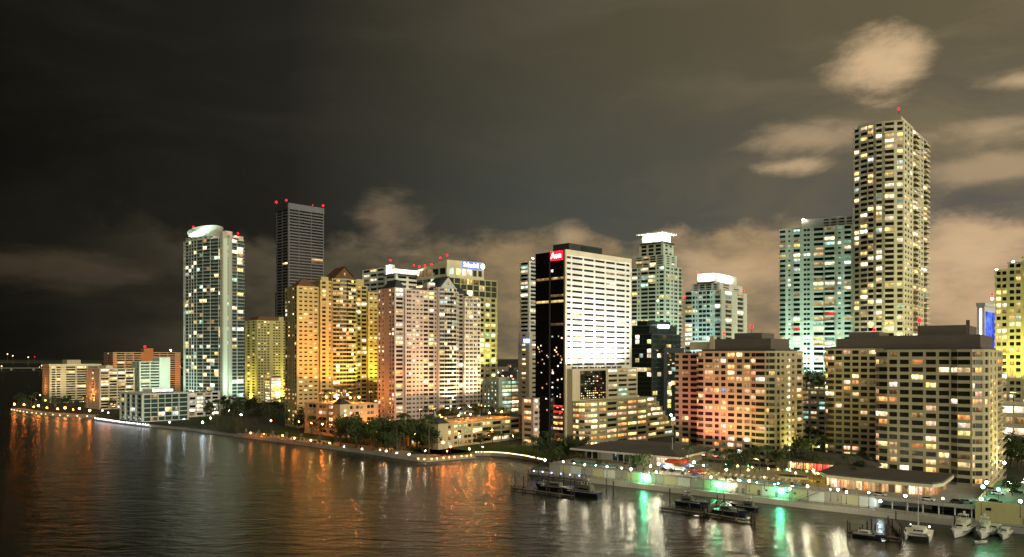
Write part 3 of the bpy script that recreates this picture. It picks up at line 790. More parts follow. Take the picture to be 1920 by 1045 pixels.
# greenish annex with parking and its plain stone base
b = Building('parking_annex', 'low pale annex with rows of mint-lit parking decks behind the orange terrace', 905, 935, 1012, 735, 46)
zt = b.z(716)
b.tier(b.rect(), 0, zt, 8, {0: 'p1.2 w3 p.3 w3 p.3 w3 p.3 w3 p.8', 3: 'p1 s.5 p1 s.5 p1 s.5 p1 s.5 p1'}, 'greenwhite', bf=.34, lit=.85, pal=(('lit_teal', 3), ('lit_white', 2), ('lit_green', 2)))
b.block('roof_house', b.W * .05, 2, b.W * .3, b.D * .4, zt, zt + 4, 'greenwhite')
b.done()
# slim white tower beyond the white office
b = Building('office_tower', 'slim white tower half hidden behind the black glass corner of the floodlit office', 975, 992, 1030, 720, 46)
zt = b.z(492)
b.tier(b.rect(), b.z(625), zt, 18, {0: 'p.5 b2 p.4 w2 p.4 w2 p.4', 3: 'p.3 b2 p.3'}, 'greywhite', lit=.12, bf=.45, pal=PALG)
b.tier(b.rect(-2, -2, b.W, b.D), 0, b.z(627), 17, {0: 'p.8 s1 p.8 s1 p.8 s1 p.8', 3: 'p1 s1 p1'}, 'cream', lit=.3, pal=PALY, bf=.45)
sg = box('sign_panel', b.root, (-7, -3.2, b.z(640)), (9, .6, 5.5), 'sign_blue')
bm = bmesh.new()
for i, (x, h_, o_) in enumerate(((-.38, .5, .05), (-.28, .35, 0), (-.16, .35, 0), (-.02, .55, .08), (.1, .35, 0), (.22, .38, 0), (.34, .55, .08))): box_bm(bm, x * 9, 0, o_ * 5, .9, .3, h_ * 5)
bm_obj('sign_letters', bm, 'sign_white', b.root, (-7, -3.7, b.z(640)))
b.beacon(b.W * .3, 3, zt + 4, 1.0, 'lamp_white')
b.done()

# --- floodlit white office with black glass corner
b = Building('office_tower', 'floodlit white office tower with a black glass end and a red name sign', 1005, 1060, 1182, 465, 45)
W, D = b.W, b.D
zt, zs = b.z(472), b.z(692)
prism('wall', b.root, b.rect(), zs, zt + .3, 'white')
b.face((0, 0), (W, 0), zs, (zt - 2.5 - zs) / 20, 20, 'p.4 w1.3 p.45 w3.5 p.45 w3.4 p.45 w3.4 p.45 w3.3 p.45 w3.3 p.45 w1.2 p.5', 'white', 'white', .60, .30, .10, (('lit_yellow', 2), ('lit_dim', 4), ('lit_white', 1)), 'glass_brown', edgebands=True)
b.block('parapet', -.2, -.6, W + .2, .4, zt - 1.6, zt + 1.4, 'cream')
b.block('corner_pier', -.7, -.7, .6, .5, 0, zt + 1.3, 'cream')
b.block('corner_pier', W - .4, -.65, W + .5, .6, zs, zt + 1.3, 'cream')
# black glass end, floor to roof
prism('glass_end', b.root, [(-.5, .6), (0, .6), (0, D), (-.5, D)], 0, zt + .8, 'glass_black')
fh = (zt - 6) / 32
for i in range(32):
    for (u0, u1) in ((.04, .46), (.54, .96)):
        r_ = b.rnd.random()
        lit_ = {23: 'lit_yellow', 27: 'lit_dim', 24: 'lit_dim' if u0 < .5 else None, 19: 'lit_dim' if u0 < .5 else None}.get(i)
        m = lit_ or 'glass_black'
        yy0, yy1 = D * u0, D * u1
        b.wins.append((-.55, (yy0 + yy1) / 2, 6 + i * fh + fh / 2, yy1 - yy0, .12, fh * .80 if m == 'glass_black' else fh * .42, -pi / 2, m))
# glowing panes paint in reflections and real room lights low in the glass end
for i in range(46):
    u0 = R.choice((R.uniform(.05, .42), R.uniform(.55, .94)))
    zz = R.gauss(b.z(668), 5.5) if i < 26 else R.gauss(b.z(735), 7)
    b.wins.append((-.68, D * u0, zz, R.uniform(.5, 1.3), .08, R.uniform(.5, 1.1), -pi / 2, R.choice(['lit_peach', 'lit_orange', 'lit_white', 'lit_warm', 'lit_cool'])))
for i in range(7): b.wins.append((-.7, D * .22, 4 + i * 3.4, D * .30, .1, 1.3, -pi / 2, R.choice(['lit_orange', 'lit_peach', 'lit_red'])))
b.block('end_fin', -1.0, D * .485, -.4, D * .515, 0, zt + 1, 'metal_dark')
b.block('mechanical_room', W * .12, 4, W * .62, D * .7, zt, zt + 6.5, 'slate')
b.block('mechanical_louvre', W * .30, 3.6, W * .60, 4, zt + 1, zt + 5.5, 'glass_green')
# red sign on the glass end near the corner
sgz = zt - 2
box('sign_panel', b.root, (-.9, D * .26, sgz), (.7, D * .40, 5.6), 'sign_red')
tm = link('sign_letters', text_mesh('Aon', 4.8, 'sign_white'), b.root, (-1.4, D * .26, sgz)); tm.rotation_euler = (pi / 2, 0, -pi / 2)
b.wins.append((-.7, D * .42, sgz - 9, 1.6, .2, 1.6, -pi / 2, 'lit_white'))
# lower storeys stand forward of the white face
lo = [(.7, -5), (W + .5, -5), (W + .5, 0), (.7, 0)]
prism('wall', b.root, lo, 0, zs, 'cream')
b.face((W * .52, -5), (W + .5, -5), b.z(752), (zs - 1 - b.z(752)) / 6, 6, 'p.4 w3 p.4 w3 p.4 w3 p.3', 'cream', 'cream', .52, .4, .28, PALG, 'glass_brown', edgebands=True)
for i in range(9): b.flood(W * (.05 + .085 * i), -4.3, zs + .5, 3.0, 1.2, 'flood_strong')
# tall glazed atrium, its reflected lights painted as small glowing panes
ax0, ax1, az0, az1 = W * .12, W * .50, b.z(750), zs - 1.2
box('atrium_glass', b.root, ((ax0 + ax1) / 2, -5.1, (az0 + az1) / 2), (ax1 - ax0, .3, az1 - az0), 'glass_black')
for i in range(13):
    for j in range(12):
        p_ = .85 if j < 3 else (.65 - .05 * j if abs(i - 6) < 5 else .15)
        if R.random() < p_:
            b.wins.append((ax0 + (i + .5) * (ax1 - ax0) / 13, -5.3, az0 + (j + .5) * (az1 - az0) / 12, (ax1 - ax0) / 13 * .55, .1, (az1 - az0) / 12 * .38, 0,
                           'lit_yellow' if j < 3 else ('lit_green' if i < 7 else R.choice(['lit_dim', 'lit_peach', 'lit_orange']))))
# podium with rounded corner and lit strips
zp = b.z(757, 455)
pod = [(1, -10), (2.6, -13), (6, -15), (11, -15.6), (W * .95, -15.6), (W * .95, -5.2), (1, -5.2)]
b.tier(pod, 0, zp, 8, {6: 'p.5 w4 p.4 w4 p.4', 0: 'w1', 1: 'w1', 2: 'w1', 3: 'p.6 w2.2 p.4 w3 p.4 w3 p.4 w3 p.4 w3 p.4'}, 'olive', lit=.88, pal=(('lit_warm', 4), ('lit_orange', 3), ('lit_peach', 2), ('lit_yellow', 2)), bf=.50, glass='glass_brown')
b.done()
b = Building('office_annex', 'narrow brown annex with lit ground floors left of the black glass corner', 980, 1000, 1010, 470, 45)
b.tier(b.rect(), 0, b.z(750), 8, {0: 'p.3 w1 p.3', 3: 'p.6 w3 p.8'}, 'pinkish', lit=.7, pal=PALW, bf=.5, glass='glass_brown')
b.done()
# stepped terraces right of it
b = Building('terraced_offices', 'yellow stepped terrace block descending to the right of the white office', 1172, 1197, 1262, 505, 46)
for i in range(8):
    z0 = i * b.z(748) / 8; z1_ = (i + 1) * b.z(748) / 8
    x1 = b.W * (1 - .085 * max(0, i - 1))
    b.tier(b.rect(0, 0, x1, b.D), z0, z1_ - .02, 1, {0: 'p.3 ' + 'w2 p.25 ' * max(1, 4 - i // 2) + 'p.1', 3: 'p.5 w2 p.5'}, 'yellowwall', lit=.55, pal=PALW, bf=.5, parapet=.5)
b.done()

# --- crowned white-green tower
b = Building('residential_tower', 'slender pale tower with a brightly lit flat-brimmed crown', 1184, 1246, 1277, 640, 49)
W, D = b.W, b.D
za, zb_, zc, zd = b.z(500), b.z(478), b.z(456), b.z(436)
b.tier(b.rect(), 0, za, 38, {0: 'p.8 d2 p1 s1 p.8 d2 p.8 b1.5', 3: 'p.3 b3 p.6 s1 p.8 b4 p.4 b4 p.8 s1 p.5 w2.4 p.4'}, 'greenwhite', lit=.17, pal=PALG, bf=.38, glass='glass_green')
b.tier(b.rect(1.5, 1.5, W - 5, D - 3), za, zb_, 5, {0: 'p.8 s1 p.8 s1 p.8', 3: 'p.4 b2 p.5 w2 p.5 w2 p.5 b2 p.4'}, 'greenwhite', lit=.15, pal=PALG, bf=.38, glass='glass_green')
b.tier(b.rect(3, 3, W - 8, D - 6), zb_, zc, 3, {0: 'p.8 s1 p.8 s1 p.8', 3: 'p.6 w1.5 p.5 w1.5 p.5 w1.5 p.6'}, 'greenwhite', lit=.1, bf=.3, glass='glass_green')
b.tier(b.rect(4.5, 4.5, W - 10, D - 8), zc, zd, 1, {}, 'white', bands=False)
b.block('crown_brim', 1.0, 1.0, W - 5, D - 4, zd + .3, zd + 1.5, 'white')
b.block('crown_cap', 7, 7, W - 13, D - 11, zd + 1.5, zd + 3, 'white')
b.flood((W - 5.5) / 2, 2.2, zc + .9, W - 12, 1.2, 'flood_mint'); b.flood(2.2, D / 2 - 1.5, zc + .9, 1.2, D - 12, 'flood_mint')
b.block('blue_strip', -.6, D - .5, 1.2, D + 2.5, 0, za - 2, 'glass_teal')
b.wash(-16, D * .5, 40, 3, 'wash_mint', 'y', 9); b.wash(W * .5, -14, 40, 2, 'wash_mint', 'x', 9)
b.done()

# --- dark green glass building with portal
b = Building('office_building', 'dark green glass office with a lit white name strip and a portal recess', 1183, 1222, 1276, 545, 47)
W, D = b.W, b.D
zt = b.z(628)
b.tier(b.rect(), 0, zt, 21, {0: 'p.15 w1 w1 w1 w1 w1 w1 p.15', 3: 'p.15 w1 w1 w1 w1 w1 p.15'}, 'slate', bf=.12, bo=.2, lit=.13, pal=PALG, glass='glass_green', core='glass_green')
b.tier(b.rect(0, 2, W * .95, D * .95), zt, b.z(612), 3, {0: 'w1 w1 w1 w1', 3: 'w1 w1 w1'}, 'slate', bf=.15, bo=.2, lit=.1, pal=PALG, glass='glass_green', core='glass_green')
b.tier(b.rect(0, 4, W * .8, D * .7), b.z(612) + .4, b.z(602), 1, {}, 'slate', bands=False, core='glass_green')
box('sign_strip', b.root, (W * .45, 1.2, b.z(611)), (W * .36, .5, 2.6), 'sign_white')
b.block('portal_frame', W * .30, -2.6, W * .42, -.3, 0, b.z(652), 'slate'); b.block('portal_frame', W * .42, -2.6, W + 1, -.3, b.z(662), b.z(652), 'slate')
for i in range(26):
    b.wins.append((R.uniform(W * .03, W * .95), -.35, R.gauss(b.z(665), 4), R.uniform(1, 3), .1, .7, 0, R.choice(['lit_peach', 'lit_dim', 'lit_orange', 'lit_dim'])))
for zz in (700, 722, 742): b.wins.append((W * .62, -.35, b.z(zz), 4, .1, 2.2, 0, R.choice(['lit_white', 'lit_peach'])))
b.done()

# --- mid tower with drum crown and flared balconies
b = Building('residential_tower', 'stepped white tower with a lit drum on top and rounded balcony wings', 1285, 1352, 1400, 700, 52)
W, D = b.W, b.D
z0_, z1_, z2_ = b.z(562), b.z(545), b.z(531)
b.tier(b.rect(), 0, z1_, 27, {0: 'p1 b1.5 p1.5 b1.5 p1', 3: 'b4 p.6 w1.2 p.8 s.6 p1 w2 p.3 w2 p.3 w2 p.8 s.6 p1.6 b3 p.5'}, 'greenwhite', lit=.17, pal=PALG, bf=.40)
b.tier([(W, 2)] + [(W + 9 * sin(a), 2 + 12 - 12 * cos(a)) for a in (.35, .8, 1.25, 1.57)] + [(W + 9, D), (W, D)], 0, z0_, 25, {0: 'c3', 1: 'c3', 2: 'c3', 3: 'c3', 4: 'c3'}, 'white', lit=.12, pal=PALG, bf=.3)
b.tier(b.rect(3, 3, W - 4, D * .85), z1_, z2_, 3, {0: 'p.6 s1 p.8 s1 p.6', 3: 'p.6 s1 p.6 w1.4 p.3 w1.4 p.6 s1 p.6'}, 'white', lit=.1, bf=.35)
b.block('drum', 4, D * .22, W - 6, D * .70, z2_, b.z(511), 'white')
b.block('drum_rim', 3.4, D * .21, W - 5.4, D * .71, b.z(511), b.z(510), 'greywhite')
b.flood(1.6, D * .46, z2_ + .9, 1.2, D * .44, 'flood_white'); b.flood(W * .45, D * .22 - 2.2, z2_ + .9, W * .5, 1.2, 'flood_white')
b.beacon(4, D * .70, b.z(508), 1.3); b.beacon(W, 3, b.z(538), 1.6); b.beacon(-1, D, b.z(556), 1.6)
b.wash(-16, D * .6, 24, 3, 'wash_cyan', 'y', 12); b.wash(W * .5, -14, 24, 2, 'wash_warm', 'x', 9)
b.done()

# --- pale slab beside the tallest tower
b = Building('residential_tower', 'wide pale green slab tower with many small lit flats left of the tallest tower', 1462, 1612, 1640, 545, 62)
W, D = b.W, b.D
zt = b.z(422)
b.tier(b.rect(), 0, zt, 41, {0: 'p1 w1 p1', 3: 'c2.2 p1 s.8 p1.2 B2.4 p1.2 d2.6 p1.2 B3.6 p.4 B3.6 p1.2 s1 p1.2 B2.4 p1.4 s1 p.6'}, 'greenwhite', lit=.27, pal=PALG + (('lit_red', .25), ('lit_blue', .25)), bf=.46, glass='glass_green')
b.tier(b.rect(3, 3, W, D * .72), zt, b.z(405), 3, {3: 'p2 p2 w1 p.4 w1 p.4 w1 p.4 w1 p.6'}, 'greywhite', lit=.0, bf=.5)
b.beacon(2, D * .70, b.z(404), .9, 'lamp_white')
b.wash(-18, D * .4, 30, 3, 'wash_mint', 'y', 12); b.wash(-18, D * .85, 30, 2, 'wash_mint', 'y', 10)
b.done()
# --- tallest tower
b = Building('residential_tower', 'tallest tower of the skyline with bowed balconies and one red beacon', 1601, 1694, 1738, 480, 50)
W, D = b.W, b.D
zt = b.z(228)
pl = b.bowL(4.6, 6)
b.tier(pl, 0, zt, 58, {3: 'p.3 w1.4 p.5', 4: 'B2 p.25', 5: 'B1 p.5', 6: 'B1 p.5', 7: 'B2', 8: 'p.8 w1.5 p.2', 0: 'p.4 s.8 p.5 s.8 p.5 s.8 p.6 B2.4 p.4 s.8 p.5 s.8 p.5 B2'}, 'palewall', 'cream', lit=.24, pal=PALY + (('lit_cool', .6), ('lit_white', 2)), bf=.40, glass='glass_brown')
b.block('roof_storey', 1.5, 1.5, W * .5, D - 2, zt, zt + 4, 'cream')
b.block('roof_storey', W * .3, 4, W * .5, D * .6, zt + 4, zt + 7, 'darkbrown')
b.beacon(3, 3.5, zt + 8.5, 1.2)
b.wash(-17, D * .5, 30, 3, 'wash_lime', 'y', 10); b.wash(W * .45, -14, 30, 3, 'wash_warm', 'x', 12)
b.done()

# --- blue screen tower and right-edge office
b = Building('office_tower', 'narrow white tower with a tall glowing blue screen at the right edge', 1832, 1846, 1866, 800, 46)
zt = b.z(575)
b.tier(b.rect(), 0, zt, 24, {3: 'p1'}, 'white', bands=False)
b.block('roof_rim', -.8, -.8, b.W + .8, b.D + .8, zt + .3, zt + 4, 'white')
box('video_screen', b.root, (b.W * .5, -.5, zt * .5 - 2), (b.W * .86, .6, zt - 6), 'screen_blue')
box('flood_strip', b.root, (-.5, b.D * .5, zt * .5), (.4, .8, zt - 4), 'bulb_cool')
o = b.beacon(b.W * .9, 2, zt + 14, 2.0); b.beacon(b.W * .9, 2, zt + 9, 2.2, 'bulb_cool')
b.done()
b = Building('office_tower', 'stepped olive office tower with square grid windows cut by the right edge', 1866, 1990, 2020, 425, 55)
W, D = b.W, b.D
for (x0, y0, y1, yt) in ((0, 0, D * .38, 466), (0, D * .38, D * .58, 480), (0, D * .58, D * .80, 490), (0, D * .80, D, 503)):
    nfl = int(round(b.z(yt) / 3.75))
    nw = 4 if y1 < D * .4 else (2 if y1 < D * .7 else 2)
    b.tier([(0, y0), (W, y0), (W, y1), (0, y1)], 0, b.z(yt), nfl, {3: 'p.35 ' + 'w1 p.35 ' * nw}, 'olive', lit=.42, pal=PALY, bf=.44)
b.beacon(1, D * .98, b.z(500), .8, 'lamp_white'); b.beacon(1, D * .72, b.z(487), .8, 'lamp_white')
b.wash(-14, D * .7, 34, 3, 'wash_yellow', 'y', 8)
b.done()
b = Building('parking_garage', 'low cream garage with glowing decks under the right-edge office tower', 1872, 1985, 2010, 395, 55)
b.tier(b.rect(), 0, b.z(765), 5, {3: 'p.3 w4 p.3 w4 p.3 w4 p.3 w4 p.3'}, 'cream', lit=.85, pal=(('lit_white', 4), ('lit_warm', 2)), bf=.40)
b.done()
b = Building('parking_garage', 'pale garage block with dim lit bays between the two front slab towers', 1500, 1552, 1575, 490, 52)
b.tier(b.rect(), 0, b.z(735), 10, {3: 'p.5 w1 p.4 w1 p.4 w1 p.5', 0: 'p.5 w1 p.5'}, 'greywhite', lit=.45, pal=(('lit_teal', 3), ('lit_white', 1), ('lit_dim', 3)), bf=.5)
b.done()

# --- the cream waterfront slabs
def waterfront_slab(label, xl, xc, xr, Y, th, left, right, ytop, extra=None, nf=18, lit=.22, zb=GB):
    b = Building('hotel_slab', label, xl, xc, xr, Y, th, zb=zb)
    zt = b.z(ytop); W, D = b.W, b.D
    # rounded ends on the long face
    pl = [(2.5, 0), (W, 0), (W, D), (3, D), (.9, D - 1.5), (0, D - 5), (0, D * .30), (-1.6, D * .24), (-1.8, D * .12), (-1.0, 4), (.8, 1.2)]
    b.tier(pl, 0, zt, nf, {0: right, 3: 'w1', 4: 'w2.2', 5: left, 6: 'w1', 7: 'w3 p.3', 8: 'p.3 w2.2 p.3', 9: 'w1 p.2', 10: 'p.3 w1'}, 'amb', lit=lit, pal=PALA, bf=.40, bo=.45, glass='glass_brown')
    b.block('roof_plinth', 2, 2, W - 2, D - 3, zt + .3, zt + 2.0, 'roofgrey')
    return b, zt
b, zt = waterfront_slab('front cream slab hotel with rounded window bands standing over the glass restaurant', 1640, 1850, 1878, 303, 53,
        'p1 w4.6 p1.4 w5.2 p1.5 w6.4 p1.4 w5.6 p1.4 w5.6 p1', 'p1 s1 p1.6 s1 p1 b3 p.6', 660)
W, D = b.W, b.D
b.block('roof_house', 3, D * .06, W * .8, D * 1.0, zt + 2, zt + 7.0, 'darkbrown'); b.block('roof_house', 5, D * .18, W * .6, D * .62, zt + 7, zt + 11, 'darkbrown')
b.block('roof_vent', 6, D * .16, 7.5, D * .19, zt + 7, zt + 13, 'darkbrown')
for i in range(14): b.wins.append((W * .24, -.55, 4 + i * zt / 18, .7, .3, 1.0, 0, 'lit_yellow'))
b.beacon(5, D * .60, zt + 12.4, 1.3); b.beacon(3, D * 1.02, zt + 9, 1.0)
b.wash(W * .45, -11, 3, 3, 'wash_low', 'x', 9)
b.done()
b, zt = waterfront_slab('rear cream slab hotel partly hidden behind the front slab', 1546, 1690, 1720, 400, 55,
        'p1 w4.6 p1.3 w4.6 p1.3 w4.6 p1.3 w4.6 p1.3 w4.6 p1', 'p1 s1 p1', 657)
W, D = b.W, b.D
b.block('roof_house', 3, D * .1, W * .8, D * .86, zt + 2, zt + 6.5, 'darkbrown'); b.block('roof_house', 5, D * .3, W * .6, D * .70, zt + 6.5, zt + 10, 'darkbrown')
b.done()
b, zt = waterfront_slab('cream slab hotel with a pink-lit flank beside the dark-roofed clubhouse', 1303, 1458, 1504, 388, 52,
        'p1 w5 p1.2 w2.8 p1.3 w3 p1.3 w4.2 p1.4 w3.4 p1.3 w3.4 p1', 'p.5 s1 p1 s1 p1 s1 p1 b2 p.4', 662, lit=.26)
W, D = b.W, b.D
b.tier([(6, D + .2), (W, D + .2), (W, D + 14), (6, D + 14)], 0, zt - 1, 18, {3: 'w1 p1 w2 p.6 w2.4 p.4'}, 'amb', lit=.15, pal=PALA, bf=.40, bo=.45, glass='glass_brown')
b.block('roof_house', 3, D * .10, W * .8, D * .78, zt + 2, zt + 7.5, 'darkbrown'); b.block('roof_house', 5, D * .22, W * .6, D * .55, zt + 7.5, zt + 10.5, 'darkbrown')
b.block('stair_tower', 2.4, D * .78, 6, D * .84, zt + 2, zt + 9, 'cream'); b.block('roof_house', 3, D * .84, 12, D * 1.1, zt + 2, zt + 6, 'olive')
for i in range(17): b.wins.append((W * .42, -.55, 2.4 + i * zt / 18, .9, .3, 1.5, 0, 'lit_white'))
b.beacon(5, D * .34, zt + 13, 1.3); b.beacon(5, D * .68, zt + 10, .9)
b.wash(W * .5, -8, 3, 3, 'wash_low', 'x', 8); b.wash(-13, D * .78, 3, 3, 'wash_red', 'y', 8); b.wash(-12, D * .25, 3, 2, 'wash_low', 'y', 9)
b.done()

# --- podiums of the gabled towers
b = Building('tower_podium', 'orange-lit podium with arched lit windows and palms on its roof', 572, 640, 708, 520, 47)
zt = b.z(762); W, D = b.W, b.D
b.tier(b.rect(), 0, zt, 5, {0: 'p1 d2 p.6 d2 p1 d2 p1', 3: 'p1 d2 p.6 d2 p.6 d2 p1'}, 'beige', lit=.6, pal=(('lit_peach', 3), ('lit_orange', 2), ('lit_warm', 2), ('lit_dim', 2)), bf=.4)
b.block('gate_house', -3, -3, 5, 5, 0, zt + 1.5, 'olive'); hip_roof(b, -3.5, -3.5, 5.5, 5.5, zt + 1.5, 3.5, 'slate')
for i in range(6): b.wins.append((1, -3.2, 2.5 + i * 3.1, 1.4, .2, 1.4, 0, 'lit_white'))
b.block('roof_terrace', 6, 3, W - 2, D - 2, zt + .3, zt + .9, 'terracotta')
b.done()
POD1 = b
b = Building('tower_podium', 'long garage podium with lit decks and an orange roof terrace at the waterside', 764, 822, 975, 455, 49)
zt = b.z(800); W, D = b.W, b.D
b.tier(b.rect(), 0, zt, 4, {0: 'p2 w1 p.8 d2 p.6 d2 p.4 w2.4 p.3 w2.4 p.3 w2.4 p.3 w2.4 p.3 w2.4 p.4', 3: 'p.6 d2 p.6 d2 p1 d2 p2'}, 'olive', lit=.75, pal=(('lit_white', 3), ('lit_green', 2), ('lit_yellow', 2), ('lit_dim', 1)), bf=.4)
b.block('gate_house', -3, -3, 5, 5, 0, zt + 2, 'olive'); hip_roof(b, -3.6, -3.6, 5.6, 5.6, zt + 2, 3.5, 'slate')
b.block('roof_terrace', 7, 3, W - 2, D - 2, zt + .3, zt + .9, 'terracotta')
b.done()
POD2 = b

# distant low city between the office towers: dark blocks with street lights
rr = random.Random(5)
for i in range(26):
    Y = rr.uniform(1500, 3200); x = rr.uniform(925, 1000) if i < 16 else rr.choice([rr.uniform(1270, 1285), rr.uniform(1410, 1460), rr.uniform(600, 720), rr.uniform(1745, 1830)])
    X = (x - 960) * Y / F; hh = rr.uniform(9, 30)
    o = empty('distant_house', (X, Y, GB), radians(45)); wd = rr.uniform(30, 70); dd = rr.uniform(25, 50)
    box('wall', o, (0, 0, hh / 2), (wd, dd, hh), 'darkbrown')
    box('roof', o, (0, 0, hh + .5), (wd * .96, dd * .96, 1.0), 'roofgrey')
    for k in range(5):
        box('window', o, (rr.uniform(-.4, .4) * wd, -dd / 2 - .1, rr.uniform(.3, .9) * hh), (rr.uniform(2, 6), .3, 2.0), rr.choice(['city_light', 'lit_orange', 'lit_white', 'lit_warm']))
    tag(o, 'distant dark low building with orange lights far behind the waterfront towers', 'building', 'distant low city blocks')

lm = bpy.data.meshes.new('street_lamp'); b2 = bmesh.new(); tube_bm(b2, (0, 0, 0), (0, 0, 9), .3, .25, 6); ball_bm(b2, (0, 0, 10), 1.5, 1, 1, 1); b2.to_mesh(lm); b2.free()
lm.materials.append(MAT['metal_dark']); lm.materials.append(MAT['city_light'])
for i in range(46):
    Y = rr.uniform(900, 2300); x = rr.uniform(934, 1000) if i < 36 else rr.choice([rr.uniform(1270, 1284), rr.uniform(1412, 1456)])
    o = link('street_lamp', lm, None, ((x - 960) * Y / F, Y, GB + rr.choice((0, 0, 8, 14)))); tag(o, 'distant orange street light in the gap between the office towers', 'lamp', 'distant street lights')

# ================================================================== right-hand waterfront
def qbox(name, parent, s0, s1, t0, t1, z0, z1, mat):
    c = qp((s0 + s1) / 2, (t0 + t1) / 2, (z0 + z1) / 2)
    return box(name, parent, c, (abs(s1 - s0), abs(t1 - t0), z1 - z0), mat, QROT)
TZ = 6.2
SX = 150.0     # where the solid terrace ends and the open gallery begins
kind(qbox('terrace_ground', None, 6, SX, 5, 54, 1.5, TZ, 'concrete'), 'structure')
kind(qbox('terrace_paving', None, 6.3, SX - .3, 5.4, 53.7, TZ + .004, TZ + .06, 'paving'), 'structure')
kind(qbox('quay_path', None, -2, 181, .3, 4.8, GB + .004, GB + .05, 'concrete'), 'structure')
# wall panels, doors and buttresses of the terrace front
tw = empty('seawall', qp(6, 4.7, GB), QROT); tag(tw, 'long green-lit seawall with panels and dark doors below the pool terrace', 'wall')
LW = SX - 6
for i in range(24):
    x0 = LW * i / 24
    box('wall_panel', tw, (x0 + LW / 48, .14, (TZ - GB) / 2 - .1), (LW / 24 - .35, .24, TZ - GB - .5), ('concrete', 'olive', 'greywhite')[(i * 7) % 3])
box('coping', tw, (LW / 2, .1, TZ - GB + .14), (LW + .6, .7, .28), 'concrete')
for x in (92, 94.6, 101, 108): box('door', tw, (x, -.03, 1.1), (1.1, .12, 2.2), 'darkbrown')
for x in (104, 112, 115): box('vent_grille', tw, (x, -.03, 2.4), (.9, .12, .7), 'metal_dark')
# stair up from the quay
st = empty('quay_stair', qp(122, 2.2, GB), QROT); tag(st, 'dark stair climbing from the quay to the pool terrace', 'stairs')
for i in range(14): box('step', st, (i * .62, 0, i * .31), (.7, 2.2, .31), 'concrete')
box('handrail', st, (4.0, -1.1, 3.0), (8.8, .1, .1), 'metal_dark').rotation_euler = (0, -.463, 0)
# railing along the quay
rl = empty('quay_railing', qp(22, .8, GB), QROT); tag(rl, 'thin dark pipe railing along the edge of the quay', 'railing')
for i in range(48): box('post', rl, (i * 3.0, 0, .6), (.09, .09, 1.2), 'metal_dark')
for zz in (.6, 1.2): box('rail', rl, (70.5, 0, zz), (141, .07, .07), 'metal_dark')
rl = empty('terrace_railing', qp(8, 5.8, TZ), QROT); tag(rl, 'pale railing along the top edge of the pool terrace wall', 'railing')
for i in range(46): box('post', rl, (i * 3.0, 0, .55), (.07, .07, 1.1), 'greywhite')
for zz in (.55, 1.1): box('rail', rl, (67.5, 0, zz), (136, .05, .05), 'greywhite')

# open gallery under the drive, columns in front of a dark back wall
gl = empty('gallery', qp(SX, 3.2, GB), QROT); tag(gl, 'open concrete gallery with columns under the drive beside the yachts', 'gallery')
box('back_wall', gl, (15.5, 14, 2.0), (31, .5, 4.0), 'darkbrown')
box('deck', gl, (15.5, 14, 4.3), (30.8, 30, .7), 'concrete')
box('edge_beam', gl, (15.5, -1.2, 4.5), (30.6, .4, 1.2), 'concrete')
box('lower_beam', gl, (15.5, -1.6, .5), (30.6, .5, 1.1), 'concrete')
for i in range(7): box('column', gl, (.8 + i * 4.85, -.8, 2.0), (.35, .35, 4.0), 'greywhite')
kind(qbox('drive_ground', None, SX - 2, 181.4, 20, 56, GB + .1, TZ - .4, 'concrete'), 'structure')

# yellow-walled parking deck at the right edge
PK = 181.0
pk = empty('parking_deck', qp(PK, 1.5, GB), QROT); tag(pk, 'yellow-walled parking deck with a green-lit roof at the right edge', 'parking deck')
PZ = 6.0
box('wall', pk, (42, 30, PZ / 2), (84, 60, PZ), 'yellowwall')
box('parking_surface', pk, (42, 30, PZ + .05), (83, 59, .1), 'greendeck')
box('parapet', pk, (42, .3, PZ + .5), (84.4, .5, 1.0), 'yellowwall'); box('parapet', pk, (.3, 30.3, PZ + .5), (.5, 59, 1.0), 'yellowwall')
box('door', pk, (14.2, -.06, 1.4), (1.5, .2, 2.8), 'darkbrown'); box('red_door', pk, (19.5, -.06, 1.3), (1.4, .2, 2.6), 'redwall')
for x in (3.8, 17, 24, 29): box('vent_window', pk, (x, -.06, 4.6), (1.5, .2, .9), 'glass_dark')
box('plinth', pk, (42, -.3, .35), (84, .6, .7), 'concrete')

# clubhouse with a broad dark roof
ch = empty('clubhouse', qp(10, 27, TZ), QROT); tag(ch, 'low clubhouse with a broad dark hipped roof beside the turquoise pool', 'building')
box('wall', ch, (25, 17, 2.2), (48, 30, 4.4), 'beige')
for (x0, wd, m) in ((2, 3, 'glass_dark'), (5.5, 3, 'glass_dark'), (10, 6.5, 'pinkish'), (16.6, 3, 'glass_teal'), (19.8, 3, 'glass_dark'), (23, 3, 'glass_teal'), (26.2, 3, 'glass_teal'), (29.4, 3, 'glass_dark'), (32.6, 6.2, 'pinkish')):
    box('wall_panel' if m == 'pinkish' else 'window', ch, (x0 + wd / 2, 1.85, 2.3), (wd - .3, .3, 3.6), m)
    box('column', ch, (x0 + wd, 1.5, 2.2), (.25, .25, 4.4), 'white')
for i in range(4): box('porch_window', ch, (41 + i * 2.2, 1.85, 2.3), (1.8, .3, 3.6), 'lit_white')
box('porch_ceiling_light', ch, (45, -1.0, 4.3), (8, 1.5, .12), 'lit_white')
bm = bmesh.new()
rp = [(-4, -4), (54, -4), (54, 36), (-4, 36)]
prism_bm(bm, rp, 4.6, 5.4); 
bm2 = [(10, 8), (42, 10), (40, 24), (12, 24)]
prism_bm(bm, [(-3.9, -3.9), (53.9, -3.9), (53.9, 35.9), (-3.9, 35.9)], 5.41, 8.4, 0, bm2)
bm_obj('roof', bm, 'roofdark', ch)
box('fascia', ch, (25, -4.1, 5.0), (58.4, .25, .9), 'pinkish'); box('fascia', ch, (54.1, 16, 5.0), (.25, 40, .9), 'cream')
